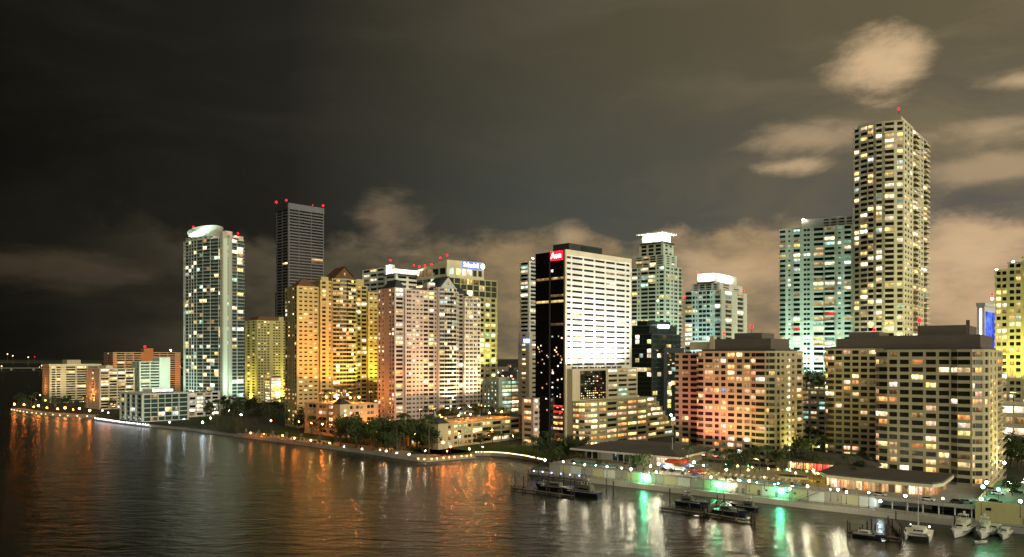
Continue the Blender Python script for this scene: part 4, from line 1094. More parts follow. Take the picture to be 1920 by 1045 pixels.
box('fountain_pole', ch, (46, 6, 9), (.16, .16, 8), 'greywhite')

def pool(label, s0, s1, t0, t1, n=4):
    o = empty('swimming_pool', qp((s0 + s1) / 2, (t0 + t1) / 2, TZ + .06), QROT); tag(o, label, 'pool')
    wd, dp = s1 - s0, t1 - t0
    pts = []
    for i in range(24):
        a = 2 * pi * i / 24; k = 4.0
        c_, s_ = cos(a), sin(a); r_ = (abs(c_) ** k + abs(s_) ** k) ** (-1 / k)
        pts.append((c_ * r_ * wd / 2, s_ * r_ * dp / 2))
    prism('coping', o, offset(pts, .6), 0, .16, 'cream')
    prism('water', o, pts, .02, .19, 'pooltile')
    for i in range(n): box('pool_light', o, ((i + .5) / n * wd * .9 - wd * .45, -dp / 2 * .93, .24), (.5, .2, .1), 'lamp_cool')
pool('turquoise pool in front of the dark-roofed clubhouse', 13, 39, 9, 17)
pool('turquoise kidney pool on the tan deck above the marina', 93, 124, 8, 14.5)
kind(qbox('pool_deck', None, 78, 128, 15.5, 38, TZ + .061, TZ + .10, 'deck'), 'structure')
# raised planter in the deck
pl = empty('planter', qp(112, 30, TZ + .1), QROT); tag(pl, 'low round dark planter bed on the tan pool deck', 'planter')
pts = [(cos(2 * pi * i / 14) * 6.5 * (1 + .12 * sin(3 * i)), sin(2 * pi * i / 14) * 3.6) for i in range(14)]
prism('kerb', pl, pts, 0, .7, 'cream'); prism('soil', pl, offset(pts, -.5), .1, .82, 'lawn')

# glazed restaurant pavilion in front of the slab
rs = empty('restaurant_pavilion', qp(127, 17, TZ - .6), QROT); tag(rs, 'faceted glass restaurant with dark roof and warm windows at the foot of the front slab', 'restaurant')
pts = [(0, 6), (4, 0), (20, -1), (38, 0), (40, 5), (40, 26), (0, 26)]
prism('floor_slab', rs, offset(pts, 1.5), -3.6, .3, 'concrete')
prism('glazing', rs, offset(pts, -.4), .3, 4.2, 'lit_dim')
for e in range(5):
    p0, p1 = Vector(pts[e - 1] if e == 0 else pts[e - 1]), Vector(pts[e])
    L_ = (p1 - p0).length; n_ = max(2, int(L_ / 2.2)); t_ = (p1 - p0) / L_
    for i in range(n_):
        q = p0 + t_ * (L_ * (i + .5) / n_)
        box('window', rs, (q.x, q.y, 2.2), (L_ / n_ * .86, .12, 3.4), R.choice(['lit_orange', 'lit_peach', 'lit_warm', 'lit_dim']), atan2(t_.y, t_.x))
        box('mullion', rs, ((p0 + t_ * (L_ * i / n_)).x, (p0 + t_ * (L_ * i / n_)).y, 2.2), (.2, .3, 3.9), 'greywhite', atan2(t_.y, t_.x))
prism('fascia', rs, offset(pts, 1.8), 4.2, 5.3, 'cream')
prism('roof', rs, offset(pts, 1.4), 5.3, 5.9, 'roofdark')
# low dark pavilion between the slabs with red-lit front
pv = empty('pool_pavilion', qp(96, 54, GB), QROT); tag(pv, 'low dark pavilion with a red-lit bar front between the slab hotels', 'pavilion')
box('wall', pv, (20, 10, 4), (40, 16, 8), 'darkbrown')
for i in range(9): box('bar_front', pv, (8 + i * 2.9, 1.7, 6.0), (2.5, .3, 2.6), 'lit_red' if i in (3, 4, 5) else R.choice(['lit_orange', 'lit_warm', 'lit_dim']))
for i in range(10): box('post', pv, (6.5 + i * 2.9, .2, 6.2), (.2, .2, 4), 'cream')
prism('roof', pv, [(-3, -4), (44, -4), (44, 22), (-3, 22)], 8.4, 9.2, 'roofdark')
prism('roof_cap', pv, [(-2.9, -3.9), (43.9, -3.9), (43.9, 21.9), (-2.9, 21.9)], 9.21, 11.5, 'roofdark', [(8, 5), (34, 5), (34, 14), (8, 14)])

# ------------------------------------------------------------------ lamps
GLOBE = {}
def globe_mesh(mat, r):
    k = (mat, r)
    if k not in GLOBE:
        bm = bmesh.new(); ball_bm(bm, (0, 0, 0), r, 2)
        me = bpy.data.meshes.new('globe'); bm.to_mesh(me); bm.free(); me.materials.append(MAT[mat]); GLOBE[k] = me
    return GLOBE[k]
POST = {}
def post_mesh(h):
    h = round(h, 1)
    if h not in POST:
        bm = bmesh.new(); tube_bm(bm, (0, 0, 0), (0, 0, h), .11, .07, 6); tube_bm(bm, (0, 0, 0), (0, 0, .5), .22, .16, 6)
        me = bpy.data.meshes.new('post'); bm.to_mesh(me); bm.free(); me.materials.append(MAT['metal_dark']); POST[h] = me
    return POST[h]
def lamp(p, base, mat, r, label, group):
    """a post with a glowing globe; p is the globe's place, base the height of the ground below"""
    o = empty('lamp_post', (p[0], p[1], base))
    tag(o, label, 'lamp', group)
    link('post', post_mesh(p[2] - base - r * .8), o)
    r = round(r * R.choice((.4, .5, .62, .75, .9)), 2)
    link('globe', globe_mesh(mat, r), o, (0, 0, p[2] - base))
    return o
def lamps(pix, base, h, mat, r, label, group, names=None):
    for i, (x, y) in enumerate(pix):
        lamp(gp(x, y, base + h), base, mat, r, names[i] if names else label, group)
lamps([(27, 758), (45, 759), (63, 763), (72, 761), (88, 765), (108, 767), (122, 765), (137, 768), (149, 766), (168, 770), (192, 770), (203, 774)], GB, 5, 'lamp_orange', 1.0,
      'orange globe lamp along the seawall of the far-left point', 'orange lamps on the point')
lamps([(85, 751)], GB, 9, 'lamp_orange', 1.2, 'large bright orange lamp at the middle of the far-left point', 'orange lamps on the point')
lamps([(214, 757), (75, 741), (155, 755)], GB, 5, 'lamp_white', .7, 'small white lamp among the trees of the far-left point', 'white lamps on the point')
lamps([(645, 838), (679, 842), (713, 844), (724, 846), (744, 849), (767, 852), (797, 846)], GB, 3.5, 'lamp_white', .32,
      'white globe lamp on the dark tree-lined promenade', 'white promenade lamps')
lamps([(508, 789)], GB, 7, 'lamp_orange', 1.3, 'red-orange lamp at the head of the lit garden plaza', 'orange lamps by the gabled towers')
lamps([(470, 812), (495, 814), (530, 817), (552, 822)], GB, 3.5, 'lamp_orange', .5, 'orange lamp on the lit garden plaza at the water edge', 'orange lamps by the gabled towers')
for i, (x, y) in enumerate(((462, 806), (486, 809), (512, 811), (538, 813), (566, 816), (600, 820), (632, 823), (66, 757), (104, 759), (146, 761), (190, 766), (700, 824), (745, 829))):  # lanterns added for the orange glow along the shore
    p_ = gp(x, y, GB + 4)
    o = lamp(p_, GB, 'lamp_sodium', .42, 'added hooded orange lantern standing inland of the bay promenade', 'added hooded lanterns')
    box('hood', o, (0, -.55, 3.7), (1.5, .12, 2.6), 'metal_dark', atan2(p_.x, p_.y) * -1)  # screen added to keep the lantern's light off the water
lamps([(583, 826), (618, 831)], GB, 3.5, 'lamp_yellow', .45, 'yellow bollard lamp on the lawn strip beside the bay', 'lawn lamps')
lamps([(831, 830)], GB, 7, 'lamp_orange', .9, 'bright orange lamp lighting the garden at the promenade corner', 'orange lamps by the gabled towers')
lamps([(845, 838), (838, 846), (917, 818)], GB, 5, 'lamp_orange', .5, 'small orange lamp near the promenade corner garden', 'orange lamps by the gabled towers')
lamps([(1022, 863)], GB, 4, 'lamp_white', .55, 'white lamp at the end of the curved seawall', 'white marina lamps')
lamps([(1056, 866), (1096, 872), (1138, 875), (1166, 878), (1183, 880), (1220, 874), (1235, 870), (1230, 885), (1301, 867), (1319, 873), (1362, 881)], TZ, 4.2, 'lamp_terrace', .45,
      'white globe lamp around the clubhouse and its pool', 'white clubhouse lamps')
lamps([(1333, 895), (1384, 900), (1405, 902), (1459, 907), (1481, 917), (1514, 912), (1557, 918), (1571, 918), (1587, 923)], TZ, 4.0, 'lamp_terrace', .4,
      'white globe lamp lining the pool terrace above the marina', 'white terrace lamps')
lamps([(1433, 895), (1481, 880), (1525, 882), (1587, 889)], TZ, 4.5, 'lamp_yellow', .5, 'warm globe lamp among palms behind the terrace', 'warm terrace lamps')
lamps([(1535, 838), (1507, 846)], GB, 7, 'lamp_green', .5, 'greenish lamp among trees between the slab hotels', 'green garden lamps')
lamps([(1629, 924), (1698, 930), (1768, 935)], TZ - .6, 5.0, 'lamp_white', .55, 'white globe lamp along the drive below the restaurant', 'white drive lamps')
lamps([(1843, 913), (1872, 918)], GB + PZ, 5, 'lamp_green', .9, 'green-tinted lamp standing on the green-lit parking deck', 'parking deck lamps')
lamps([(1840, 936), (1913, 940), (1850, 905)], GB + PZ, 5, 'lamp_cool', .6, 'bright cool lamp standing on the green-lit parking deck', 'parking deck lamps')
lamps([(1883, 868), (1893, 905)], GB, 9, 'lamp_white', .8, 'white street lamp behind the parking deck', 'street lamps by the parking deck')
lamps([(430, 770), (452, 778), (395, 784), (480, 772), (540, 762), (405, 758)], GB, 6, 'lamp_white', .6, 'white street lamp among the dark trees by the mint tower', 'street lamps under the mint tower')
lamps([(318, 792), (345, 786), (380, 792)], GB, 6, 'lamp_cool', .8, 'cool white lamp in the garden of the low glass condominium', 'cool lamps by the low condominium')
lamps([(1258, 778)], GB, 14, 'lamp_cool', 1.6, 'large cyan-white floodlamp below the dark green office', 'street floodlamp')
lamps([(955, 800), (962, 818), (1085, 838), (880, 842), (905, 838)], GB, 5, 'lamp_yellow', .5, 'yellow lamp in the garden behind the curved seawall', 'garden lamps')
# sodium lamps on the podium roofs
for b_, pts_ in ((POD1, ((.25, .35), (.55, .3), (.85, .35), (.4, .8), (.7, .85))), (POD2, ((.14, .3), (.34, .3), (.52, .4), (.74, .35), (.92, .4), (.3, .8), (.6, .8)))):
    zt_ = b_.z(762) if b_ is POD1 else b_.z(800)
    for (u, v) in pts_:
        q = Matrix.Rotation(b_.th, 3, 'Z') @ Vector((u * b_.W, v * b_.D, 0)) + b_.root.location
        lamp((q.x, q.y, zt_ + GB + 4.5), zt_ + GB + .9, 'lamp_sodium', .8 if b_ is POD1 else .42, 'orange sodium lamp on the roof terrace of the ' + ('near arched podium' if b_ is POD1 else 'long garage podium'), 'podium roof lamps')
for b_, pts_ in ((POD1, ((.15, -9), (.5, -9), (.85, -9))), (POD2, ((.12, -8), (.3, -8), (.5, -9)))):
    for (u, d_) in pts_:
        q = Matrix.Rotation(b_.th, 3, 'Z') @ Vector((u * b_.W, d_, 0)) + b_.root.location
        lamp((q.x, q.y, GB + 9), GB, 'lamp_sodium', .6 if b_ is POD1 else .3, 'orange street lamp in front of the ' + ('near arched podium' if b_ is POD1 else 'long garage podium'), 'sodium street lamps')
for b_, pts_ in ((POD1, ((-9, .2), (-9, .5), (-9, .85))), (POD2, ((-9, .4), (-9, .8)))):
    for (d_, v) in pts_:
        q = Matrix.Rotation(b_.th, 3, 'Z') @ Vector((d_, v * b_.D, 0)) + b_.root.location
        lamp((q.x, q.y, GB + 9), GB, 'lamp_sodium', .32, 'orange street lamp at the bay side of the ' + ('near arched podium' if b_ is POD1 else 'long garage podium'), 'sodium street lamps')
# green and white floodlights fixed to the seawall
for (x, y, m, nm) in ((1186, 899, 'lamp_green', 'green floodlight on the seawall below the clubhouse pool'), (1333, 912, 'lamp_green', 'green floodlight on the seawall left of the second dock'), (1366, 913, 'lamp_white', 'warm white floodlight beside the second dock'),
                      (1456, 924, 'lamp_green', 'green-white floodlight on the seawall below the tan deck'), (1636, 951, 'lamp_cool', 'pale floodlight at the head of the gallery')):
    s_, t_ = qst(x, y, 4.8)
    o = empty('floodlight', qp(s_, 3.6, GB), QROT); tag(o, nm, 'floodlight', 'seawall floodlights')
    link('post', post_mesh(2.6), o); link('lens', globe_mesh(m, .95 if m == 'lamp_green' else .4), o, (0, 0, 3.0))
    box('hood', o, (0, .3, 4.0), (1.8, 1.2, .15), 'metal_dark')
# curved seawall with a dense row of bulbs, its white twin on the left, orange rim on the point
def bulb_wall(name, label, pts, step, mat, r, z, wallmat, cat='seawall', wall_h=1.2):
    o = empty(name, (pts[0].x, pts[0].y, 0)); tag(o, label, cat)
    off = Vector((pts[0].x, pts[0].y))
    bm = bmesh.new()
    for i in range(len(pts) - 1):
        a, c = pts[i] - off, pts[i + 1] - off
        m_ = (a + c) / 2; d_ = c - a
        box_bm(bm, m_.x, m_.y, z - wall_h / 2 - r, d_.length + .3, 1.0, wall_h, atan2(d_.y, d_.x))
    bm_obj('parapet', bm, wallmat, o)
    acc = 0.0
    for i in range(len(pts) - 1):
        a, c = pts[i], pts[i + 1]; L_ = (c - a).length; t_ = (c - a) / L_; nn = Vector((t_.y, -t_.x))
        u = acc
        while u < L_:
            q = a + t_ * (u + R.uniform(-.12, .12) * step) + nn * .35 - off
            link('bulb', globe_mesh(mat, r), o, (q.x, q.y, z))
            u += step
        acc = u - L_
bulb_wall('seawall', 'curved seawall with a close row of warm bulbs', [gp(x, y, 2.6).xy for x, y in ((892, 850), (920, 850), (950, 852), (985, 857), (1022, 865))], 1.6, 'bulb_warm', .24, 3.4, 'concrete')
bulb_wall('floating_walkway', 'white floating walkway edged with bright white bulbs by the low glass condominium', [gp(x, y, 1).xy for x, y in ((180, 787), (230, 794), (282, 800))], 4.6, 'bulb_cool', .5, 2.2, 'white', 'walkway')
bulb_wall('seawall', 'seawall rim of the far-left point glowing orange', [gp(x, y, 2.4).xy for x, y in ((22, 769), (50, 774), (85, 778), (130, 781), (178, 782))], 11.0, 'bulb_warm', .3, 3.0, 'concrete')
bulb_wall('seawall', 'low seawall with small orange bulbs at the promenade corner', [gp(x, y, 2.4).xy for x, y in ((786, 862), (800, 863), (860, 858), (888, 855))], 3.6, 'lamp_orange', .20, 2.9, 'concrete')

# ------------------------------------------------------------------ umbrellas and canopies by the clubhouse
def parasol(x, y, r, mat, label, base=TZ):
    p = gp(x, y, base)
    o = empty('parasol', (p.x, p.y, base)); tag(o, label, 'parasol', 'clubhouse parasols')
    bm = bmesh.new(); tube_bm(bm, (0, 0, 0), (0, 0, 3.1), .06, .05, 6); bm_obj('pole', bm, 'greywhite', o)
    bm = bmesh.new(); c = bm.verts.new((0, 0, 3.5)); ring = [bm.verts.new((cos(2 * pi * i / 10) * r, sin(2 * pi * i / 10) * r, 2.55)) for i in range(10)]
    rim = [bm.verts.new((v.co.x, v.co.y, 2.3)) for v in ring]
    for i in range(10):
        bm.faces.new((c, ring[i], ring[(i + 1) % 10])); bm.faces.new((ring[i], rim[i], rim[(i + 1) % 10], ring[(i + 1) % 10]))
    bm_obj('canopy', bm, mat, o)
    bm = bmesh.new(); tube_bm(bm, (0, 0, .7), (0, 0, .76), .6, .6, 10); tube_bm(bm, (0, 0, 0), (0, 0, .7), .08, .08, 6); bm_obj('table', bm, 'greywhite', o)
for (x, y, r, m, l) in ((1290, 884, 2.6, 'bluecloth', 'blue parasol beside the white marquee'), (1243, 884, 2.0, 'bluecloth', 'small blue and white parasol at the left end of the marquee'), (1302, 880, 3.2, 'greencloth', 'dark grey-green parasol by the clubhouse porch'),
                        (1287, 872, 1.8, 'redcloth', 'small red parasol behind the blue one'), (1300, 897, 2.2, 'redcloth', 'red parasol nearest the terrace wall'), (1314, 896, 2.2, 'redcloth', 'red parasol beside the palms'), (1305, 902, 2.0, 'bluecloth', 'dark blue parasol at the terrace edge'),
                        (1326, 884, 2.4, 'greencloth', 'dark parasol under the lit sign of the slab')):
    parasol(x, y, r, m, l)
p = gp(1270, 876, TZ); o = empty('dome_tent', (p.x, p.y, TZ), QROT); tag(o, 'red domed tent behind the white marquee', 'tent')
bm = bmesh.new(); N = 16; rows = []
for j in range(5):
    a = j / 4 * pi / 2
    rows.append([bm.verts.new((cos(2 * pi * i / N) * 6.2 * cos(a * .96), sin(2 * pi * i / N) * 4.6 * cos(a * .96), 2.0 + 2.4 * sin(a))) for i in range(N)])
for j in range(4):
    for i in range(N): bm.faces.new((rows[j][i], rows[j][(i + 1) % N], rows[j + 1][(i + 1) % N], rows[j + 1][i]))
bm_obj('canopy', bm, 'redcloth', o, smooth=True)
for i in range(8): box('post', o, (cos(pi * i / 4) * 6, sin(pi * i / 4) * 4.4, 1.0), (.12, .12, 2.1), 'greywhite')
p = gp(1264, 888, TZ); o = empty('marquee', (p.x, p.y, TZ), QROT); tag(o, 'bright white long marquee in front of the red tent', 'marquee')
bm = bmesh.new(); prism_bm(bm, [(-5, -1.6), (5, -1.6), (5, 1.6), (-5, 1.6)], 2.2, 2.3); prism_bm(bm, [(-5, -1.6), (5, -1.6), (5, 1.6), (-5, 1.6)], 2.31, 3.2, 0, [(-4.6, -.1), (4.6, -.1), (4.6, .1), (-4.6, .1)])
bm_obj('canopy', bm, 'white', o)
for sx in (-1, 1):
    for sy in (-1, 1): box('post', o, (sx * 4.9, sy * 1.5, 1.1), (.12, .12, 2.2), 'greywhite')
box('tube_light', o, (0, 0, 2.0), (9, .3, .15), 'bulb_cool')
# loungers on the tan deck
for i in range(14):
    o = empty('sun_lounger', qp(84 + i * 2.6, 19 + (i % 2) * .3, TZ + .1), QROT + R.uniform(-.1, .1)); tag(o, 'pale sun lounger in the row along the tan pool deck', 'lounger', 'pool loungers')
    box('bed', o, (0, 0, .38), (.75, 1.5, .12), 'white'); k_ = box('backrest', o, (0, .95, .62), (.75, .8, .1), 'white'); k_.rotation_euler = (.7, 0, 0)
    for sx in (-.3, .3): box('leg', o, (sx, -.5, .17), (.07, .07, .34), 'greywhite'); box('leg', o, (sx, .6, .17), (.07, .07, .34), 'greywhite')

# ------------------------------------------------------------------ docks and piles
def dock(label, x0, y0, x1, y1, w, z=1.1, piles=6, spur=None, lights=None, tall=3.2):
    a, c = gp(x0, y0, z).xy, gp(x1, y1, z).xy
    d_ = c - a; L_ = d_.length; rz = atan2(d_.y, d_.x)
    o = empty('dock', (a.x, a.y, 0), rz); tag(o, label, 'dock')
    n_ = int(L_ / 1.6)
    for i in range(n_): box('plank', o, ((i + .5) * L_ / n_, 0, z), (L_ / n_ - .12, w, .14), 'timber')
    box('stringer', o, (L_ / 2, -w / 2 + .15, z - .28), (L_, .25, .4), 'pile'); box('stringer', o, (L_ / 2, w / 2 - .15, z - .28), (L_, .25, .4), 'pile')
    for i in range(piles):
        for sy in (-1, 1):
            bm = bmesh.new(); tube_bm(bm, (0, 0, -3), (0, 0, z + tall * R.uniform(.25, 1.0)), .24, .2, 8)
            bm_obj('pile', bm, 'pile', o, (L_ * (i + .05) / (piles - .9), sy * (w / 2 + .2), 0))
    if lights:
        for i in range(lights):
            q = box('light_post', o, (L_ * (i + .3) / lights, w / 2 - .2, z + .6), (.12, .12, 1.2), 'metal_dark')
            link('bulb', globe_mesh('lamp_blue', .35), o, (L_ * (i + .3) / lights, w / 2 - .2, z + 1.4))
    return o, L_
dock('dark pier with small blue lights at the marina corner', 993, 889, 1096, 900, 3.0, 1.8, 6, lights=6)
dock('outer dock with moored dark boats at the marina corner', 960, 914, 1075, 930, 1.6, 1.0, 6)
dock('second dock with white-striped piles left of the green-lit wall', 1238, 951, 1318, 962, 1.6, 1.0, 4)
dock('outer finger of the second dock ending in tall piles', 1322, 962, 1412, 977, 1.6, 1.0, 4, tall=4)
dock('short gangway from the quay to the second dock', 1352, 938, 1320, 962, 2.2, 1.2, 3)
dock('dark dock left of the catamaran', 1590, 996, 1690, 1010, 2.0, 1.0, 5, tall=4)
dock('gangway from the gallery to the catamaran', 1672, 975, 1690, 1000, 2.0, 1.2, 3)
for i, (x, y) in enumerate(((960, 912), (966, 910), (982, 912), (1137, 918), (1150, 923), (1256, 938), (1410, 985), (1415, 978), (1626, 1005), (1634, 1000), (1790, 992))):
    p = gp(x, y, 0); bm = bmesh.new(); tube_bm(bm, (0, 0, -3), (0, 0, 4.6), .28, .24, 8); bm.faces.ensure_lookup_table()
    o = bm_obj('mooring_pile', bm, 'pile', None, (p.x, p.y, 0)); tag(o, 'dark timber mooring pile standing in the marina water', 'mooring pile', 'mooring piles')

pmat('canvas_dark', (0.13, 0.125, 0.10), 0.9, .1, .3, .6)
# ================================================================== boats
def hull_bm(L, B, Hd, bow=.9, n=14, flare=.75, z0=-.5):
    """planing hull along +x (bow), open deck closed by a flat top"""
    bm = bmesh.new(); rings = []
    for i in range(n):
        t = i / (n - 1)
        wd = B / 2 * (1 - max(0, (t - .45) / .55) ** 2.2 * .97)
        sheer = Hd * (1 + .30 * t * t)
        x = -L / 2 + L * t; rake = bow * max(0, (t - .6) / .4) ** 1.5
        rings.append([bm.verts.new(p) for p in ((x + rake, -wd, sheer), (x + rake * .6, -wd * (flare + .1), sheer * .45), (x + rake * .1, -wd * flare * .8, 0), (x, 0, z0 * (1 - t * .8)),
                                                 (x + rake * .1, wd * flare * .8, 0), (x + rake * .6, wd * (flare + .1), sheer * .45), (x + rake, wd, sheer))])
    for i in range(n - 1):
        for j in range(6): bm.faces.new((rings[i][j], rings[i + 1][j], rings[i + 1][j + 1], rings[i][j + 1]))
        bm.faces.new((rings[i][6], rings[i + 1][6], rings[i + 1][0], rings[i][0]))
    bm.faces.new(rings[0]); bm.faces.new(rings[-1][::-1])
    bmesh.ops.recalc_face_normals(bm, faces=bm.faces)
    return bm
def yacht(label, x, y, rz, L, B, fly=True, hullmat='gelcoat', cover=None, name='motor_yacht'):
    p = gp(x, y, 0); o = empty(name, (p.x, p.y, 0), rz); tag(o, label, 'boat')
    Hd = B * .36
    bm_obj('hull', hull_bm(L, B, Hd), hullmat, o, (0, 0, .15), smooth=False)
    box('rubbing_strake', o, (-L * .08, 0, Hd * 1.02), (L * .8, B * 1.0, .12), 'navy' if hullmat == 'gelcoat' else 'gelcoat')
    bm = bmesh.new()
    z = Hd * 1.06 + .15
    prism_bm(bm, [(-L * .30, -B * .38), (L * .12, -B * .36), (L * .26, -B * .15), (L * .26, B * .15), (L * .12, B * .36), (-L * .30, B * .38)], z, z + B * .34, 0,
             [(-L * .30, -B * .34), (L * .04, -B * .31), (L * .10, -B * .12), (L * .10, B * .12), (L * .04, B * .31), (-L * .30, B * .34)])
    bm_obj('cabin', bm, cover or 'gelcoat', o)
    zz = z + B * .2
    for sy in (-1, 1): box('window', o, (-L * .09, sy * B * .365, zz), (L * .30, .1, B * .11), 'glass_dark')
    w_ = box('windscreen', o, (L * .165, 0, zz), (.12, B * .36, B * .16), 'glass_dark'); w_.rotation_euler = (0, -.55, 0)
    if fly:
        z2 = z + B * .34
        bm = bmesh.new(); prism_bm(bm, [(-L * .28, -B * .32), (L * .02, -B * .28), (L * .06, 0), (L * .02, B * .28), (-L * .28, B * .32)], z2 + .02, z2 + B * .16, 0)
        bm_obj('flybridge', bm, cover or 'gelcoat', o)
        box('hardtop', o, (-L * .13, 0, z2 + B * .46), (L * .2, B * .52, .14), cover or 'gelcoat')
        for sx in (-.21, -.05):
            for sy in (-1, 1): box('hardtop_post', o, (L * sx, sy * B * .23, z2 + B * .30), (.1, .1, B * .32), 'greywhite')
        box('radar_arch', o, (-L * .2, 0, z2 + B * .56), (.5, .5, B * .18), 'greywhite')
    bm = bmesh.new()
    for sy in (-1, 1):
        for i in range(7):
            t = .52 + i * .075; wd = B / 2 * (1 - max(0, (t - .45) / .55) ** 2.2 * .97) * .93; xx = -L / 2 + L * t
            tube_bm(bm, (xx, sy * wd, Hd * 1.1), (xx, sy * wd, Hd * 1.25 + .75), .03, .03, 5)
            if i:
                tube_bm(bm, (px_, sy * pw_, Hd * 1.25 + .75), (xx, sy * wd, Hd * 1.25 + .75), .03, .03, 5)
            px_, pw_ = xx, wd
    bm_obj('bow_rail', bm, 'greywhite', o)
    return o
tocam = lambda x: atan2(-1, -(x - 960) / F)
yacht('cream motor yacht moored bow out at the foot of the gallery', 1803, 1002, tocam(1803) - .25, 15, 5.0, True, 'gelcoat', 'canvas')
yacht('second cream yacht with a lit hardtop before the yellow wall', 1845, 1004, tocam(1845) - .1, 13.5, 4.6, True, 'gelcoat', 'canvas')
yacht('low cream cruiser at the right end of the yacht row', 1884, 1007, tocam(1884) - .1, 10.5, 3.8, False, 'gelcoat', 'canvas')
yacht('half-hidden cream cruiser between the second yacht and the low cruiser', 1866, 1000, tocam(1866) - .2, 10, 3.6, False, 'canvas', 'canvas')
yacht('large dark-hulled motor yacht with pale stern at the outer dock', 1090, 929, QROT + pi + .05, 17, 5.0, True, 'navy', 'canvas_dark')
yacht('long dark motor boat left of the large dark yacht', 1035, 918, QROT + pi + .05, 15, 4.2, False, 'navy', 'canvas_dark')
yacht('dark cruiser moored inside the second dock', 1296, 948, QROT + .05, 12, 3.9, True, 'navy', 'canvas_dark')
yacht('dark sport boat with white seats at the outer finger', 1368, 964, QROT + .1, 11, 3.6, False, 'navy', 'canvas_dark')
yacht('dark hardtop boat nearest the quay at the second dock', 1398, 955, QROT + pi, 10, 3.4, True, 'navy', 'canvas_dark')
yacht('small dark launch at the dock left of the catamaran', 1625, 1008, QROT + .1, 8, 2.8, False, 'navy', name='launch')
# sailing catamaran, bows towards the camera
x_, y_ = 1722, 1008
p = gp(x_, y_, 0); o = empty('catamaran', (p.x, p.y, 0), tocam(x_) - .05); tag(o, 'sailing catamaran with a tall bare mast and a small yellow light', 'boat')
for sy in (-1, 1): bm_obj('hull', hull_bm(12.5, 1.7, 1.5, .5), 'gelcoat', o, (0, sy * 3.2, .1))
box('bridge_deck', o, (-1.6, 0, 1.55), (7.5, 6.6, .4), 'gelcoat'); box('crossbeam', o, (5.2, 0, 1.6), (.25, 6.4, .25), 'greywhite')
bm = bmesh.new(); prism_bm(bm, [(-4.5, -2.4), (0, -2.4), (1.6, -1.4), (1.6, 1.4), (0, 2.4), (-4.5, 2.4)], 1.76, 2.9, 0, [(-4.5, -2.0), (-.6, -2.0), (.4, -1.1), (.4, 1.1), (-.6, 2.0), (-4.5, 2.0)])
bm_obj('cabin', bm, 'gelcoat', o)
for sy in (-1, 0, 1): w_ = box('window', o, (1.12, sy * 1.0, 2.35), (.1, .8, .5), 'glass_dark'); w_.rotation_euler = (0, -.8, 0)
bm = bmesh.new(); tube_bm(bm, (1.2, 0, 2.8), (1.2, 0, 17), .13, .08, 8); tube_bm(bm, (1.2, 0, 4), (-4.6, 0, 4.1), .1, .08, 6)
for sy in (-1, 1): tube_bm(bm, (.4, sy * 3, 1.7), (1.2, 0, 15), .02, .02, 4)
tube_bm(bm, (5.2, 0, 1.7), (1.2, 0, 16), .02, .02, 4)
bm_obj('mast', bm, 'greywhite', o)
box('net', o, (3.5, 0, 1.55), (3.2, 4.6, .05), 'metal_dark')
link('deck_lamp', globe_mesh('bulb_warm', .3), o, (-3.5, 2.9, 3.0)); link('deck_lamp', globe_mesh('bulb_warm', .16), o, (-3.5, -2.4, 3.2)); link('deck_lamp', globe_mesh('bulb_warm', .16), o, (-3.6, 1.4, 2.6))
# rowing tender in the open water
p = gp(1838, 1019, 0); o = empty('tender', (p.x, p.y, 0), .1); tag(o, 'small tender floating before the yacht row', 'boat')
bm_obj('hull', hull_bm(4.2, 1.6, .55, .3), 'gelcoat', o, (0, 0, .1)); box('thwart', o, (-.4, 0, .72), (.35, 1.3, .08), 'timber'); box('outboard', o, (-2.2, 0, .6), (.4, .35, .9), 'metal_dark')

# ================================================================== cars on the parking deck and along the drive
def car(label, p, rz, mat):
    o = empty('parked_car', p, rz); tag(o, label, 'car', 'parked cars')
    bm = bmesh.new()
    prism_bm(bm, [(-2.2, -.86), (2.05, -.86), (2.2, -.6), (2.2, .6), (2.05, .86), (-2.2, .86)], .32, .88, 0, [(-2.15, -.8), (1.9, -.78), (2.1, -.55), (2.1, .55), (1.9, .78), (-2.15, .8)])
    bm_obj('body', bm, mat, o)
    bm = bmesh.new(); prism_bm(bm, [(-1.9, -.76), (1.0, -.76), (1.0, .76), (-1.9, .76)], .885, 1.42, 0, [(-1.35, -.6), (.25, -.6), (.25, .6), (-1.35, .6)])
    bm_obj('windows', bm, 'glass_dark', o); box('roof', o, (-.55, 0, 1.44), (1.5, 1.16, .06), mat)
    for sx in (-1.35, 1.35):
        for sy in (-1, 1):
            bm = bmesh.new(); tube_bm(bm, (0, -.1, 0), (0, .1, 0), .33, .33, 12); bm_obj('wheel', bm, 'rubber', o, (sx, sy * .8, .33))
    for sy in (-1, 1): box('headlight', o, (2.17, sy * .55, .68), (.08, .35, .14), 'white'); box('tail_light', o, (-2.19, sy * .6, .7), (.06, .3, .14), 'redwall')
for (x, y, m, l) in ((1866, 944, 'carpaint_dark', 'dark car parked at the edge of the green deck'), (1872, 928, 'carpaint_white', 'white car farther back on the green deck'), (1858, 921, 'carpaint_silver', 'silver car near the corner lamp of the green deck'),
                     (1905, 925, 'carpaint_dark', 'dark car at the right edge of the green deck')):
    p = gp(x, y, GB + PZ + .1); car(l, (p.x, p.y, GB + PZ + .1), QROT + R.uniform(-.2, .2), m)
for i, (x, y) in enumerate(((1650, 932), (1740, 941), (1795, 946), (1812, 946))):
    p = gp(x, y, TZ + .1); car(('silver', 'white', 'dark', 'silver-grey')[i] + ' car on the drive in front of the restaurant, ' + ('leftmost', 'second', 'third', 'rightmost')[i] + ' of four', (p.x, p.y, TZ + .48 if False else TZ + .46), QROT + R.uniform(-.2, .2), ('carpaint_silver', 'carpaint_white', 'carpaint_dark', 'carpaint_silver')[i])

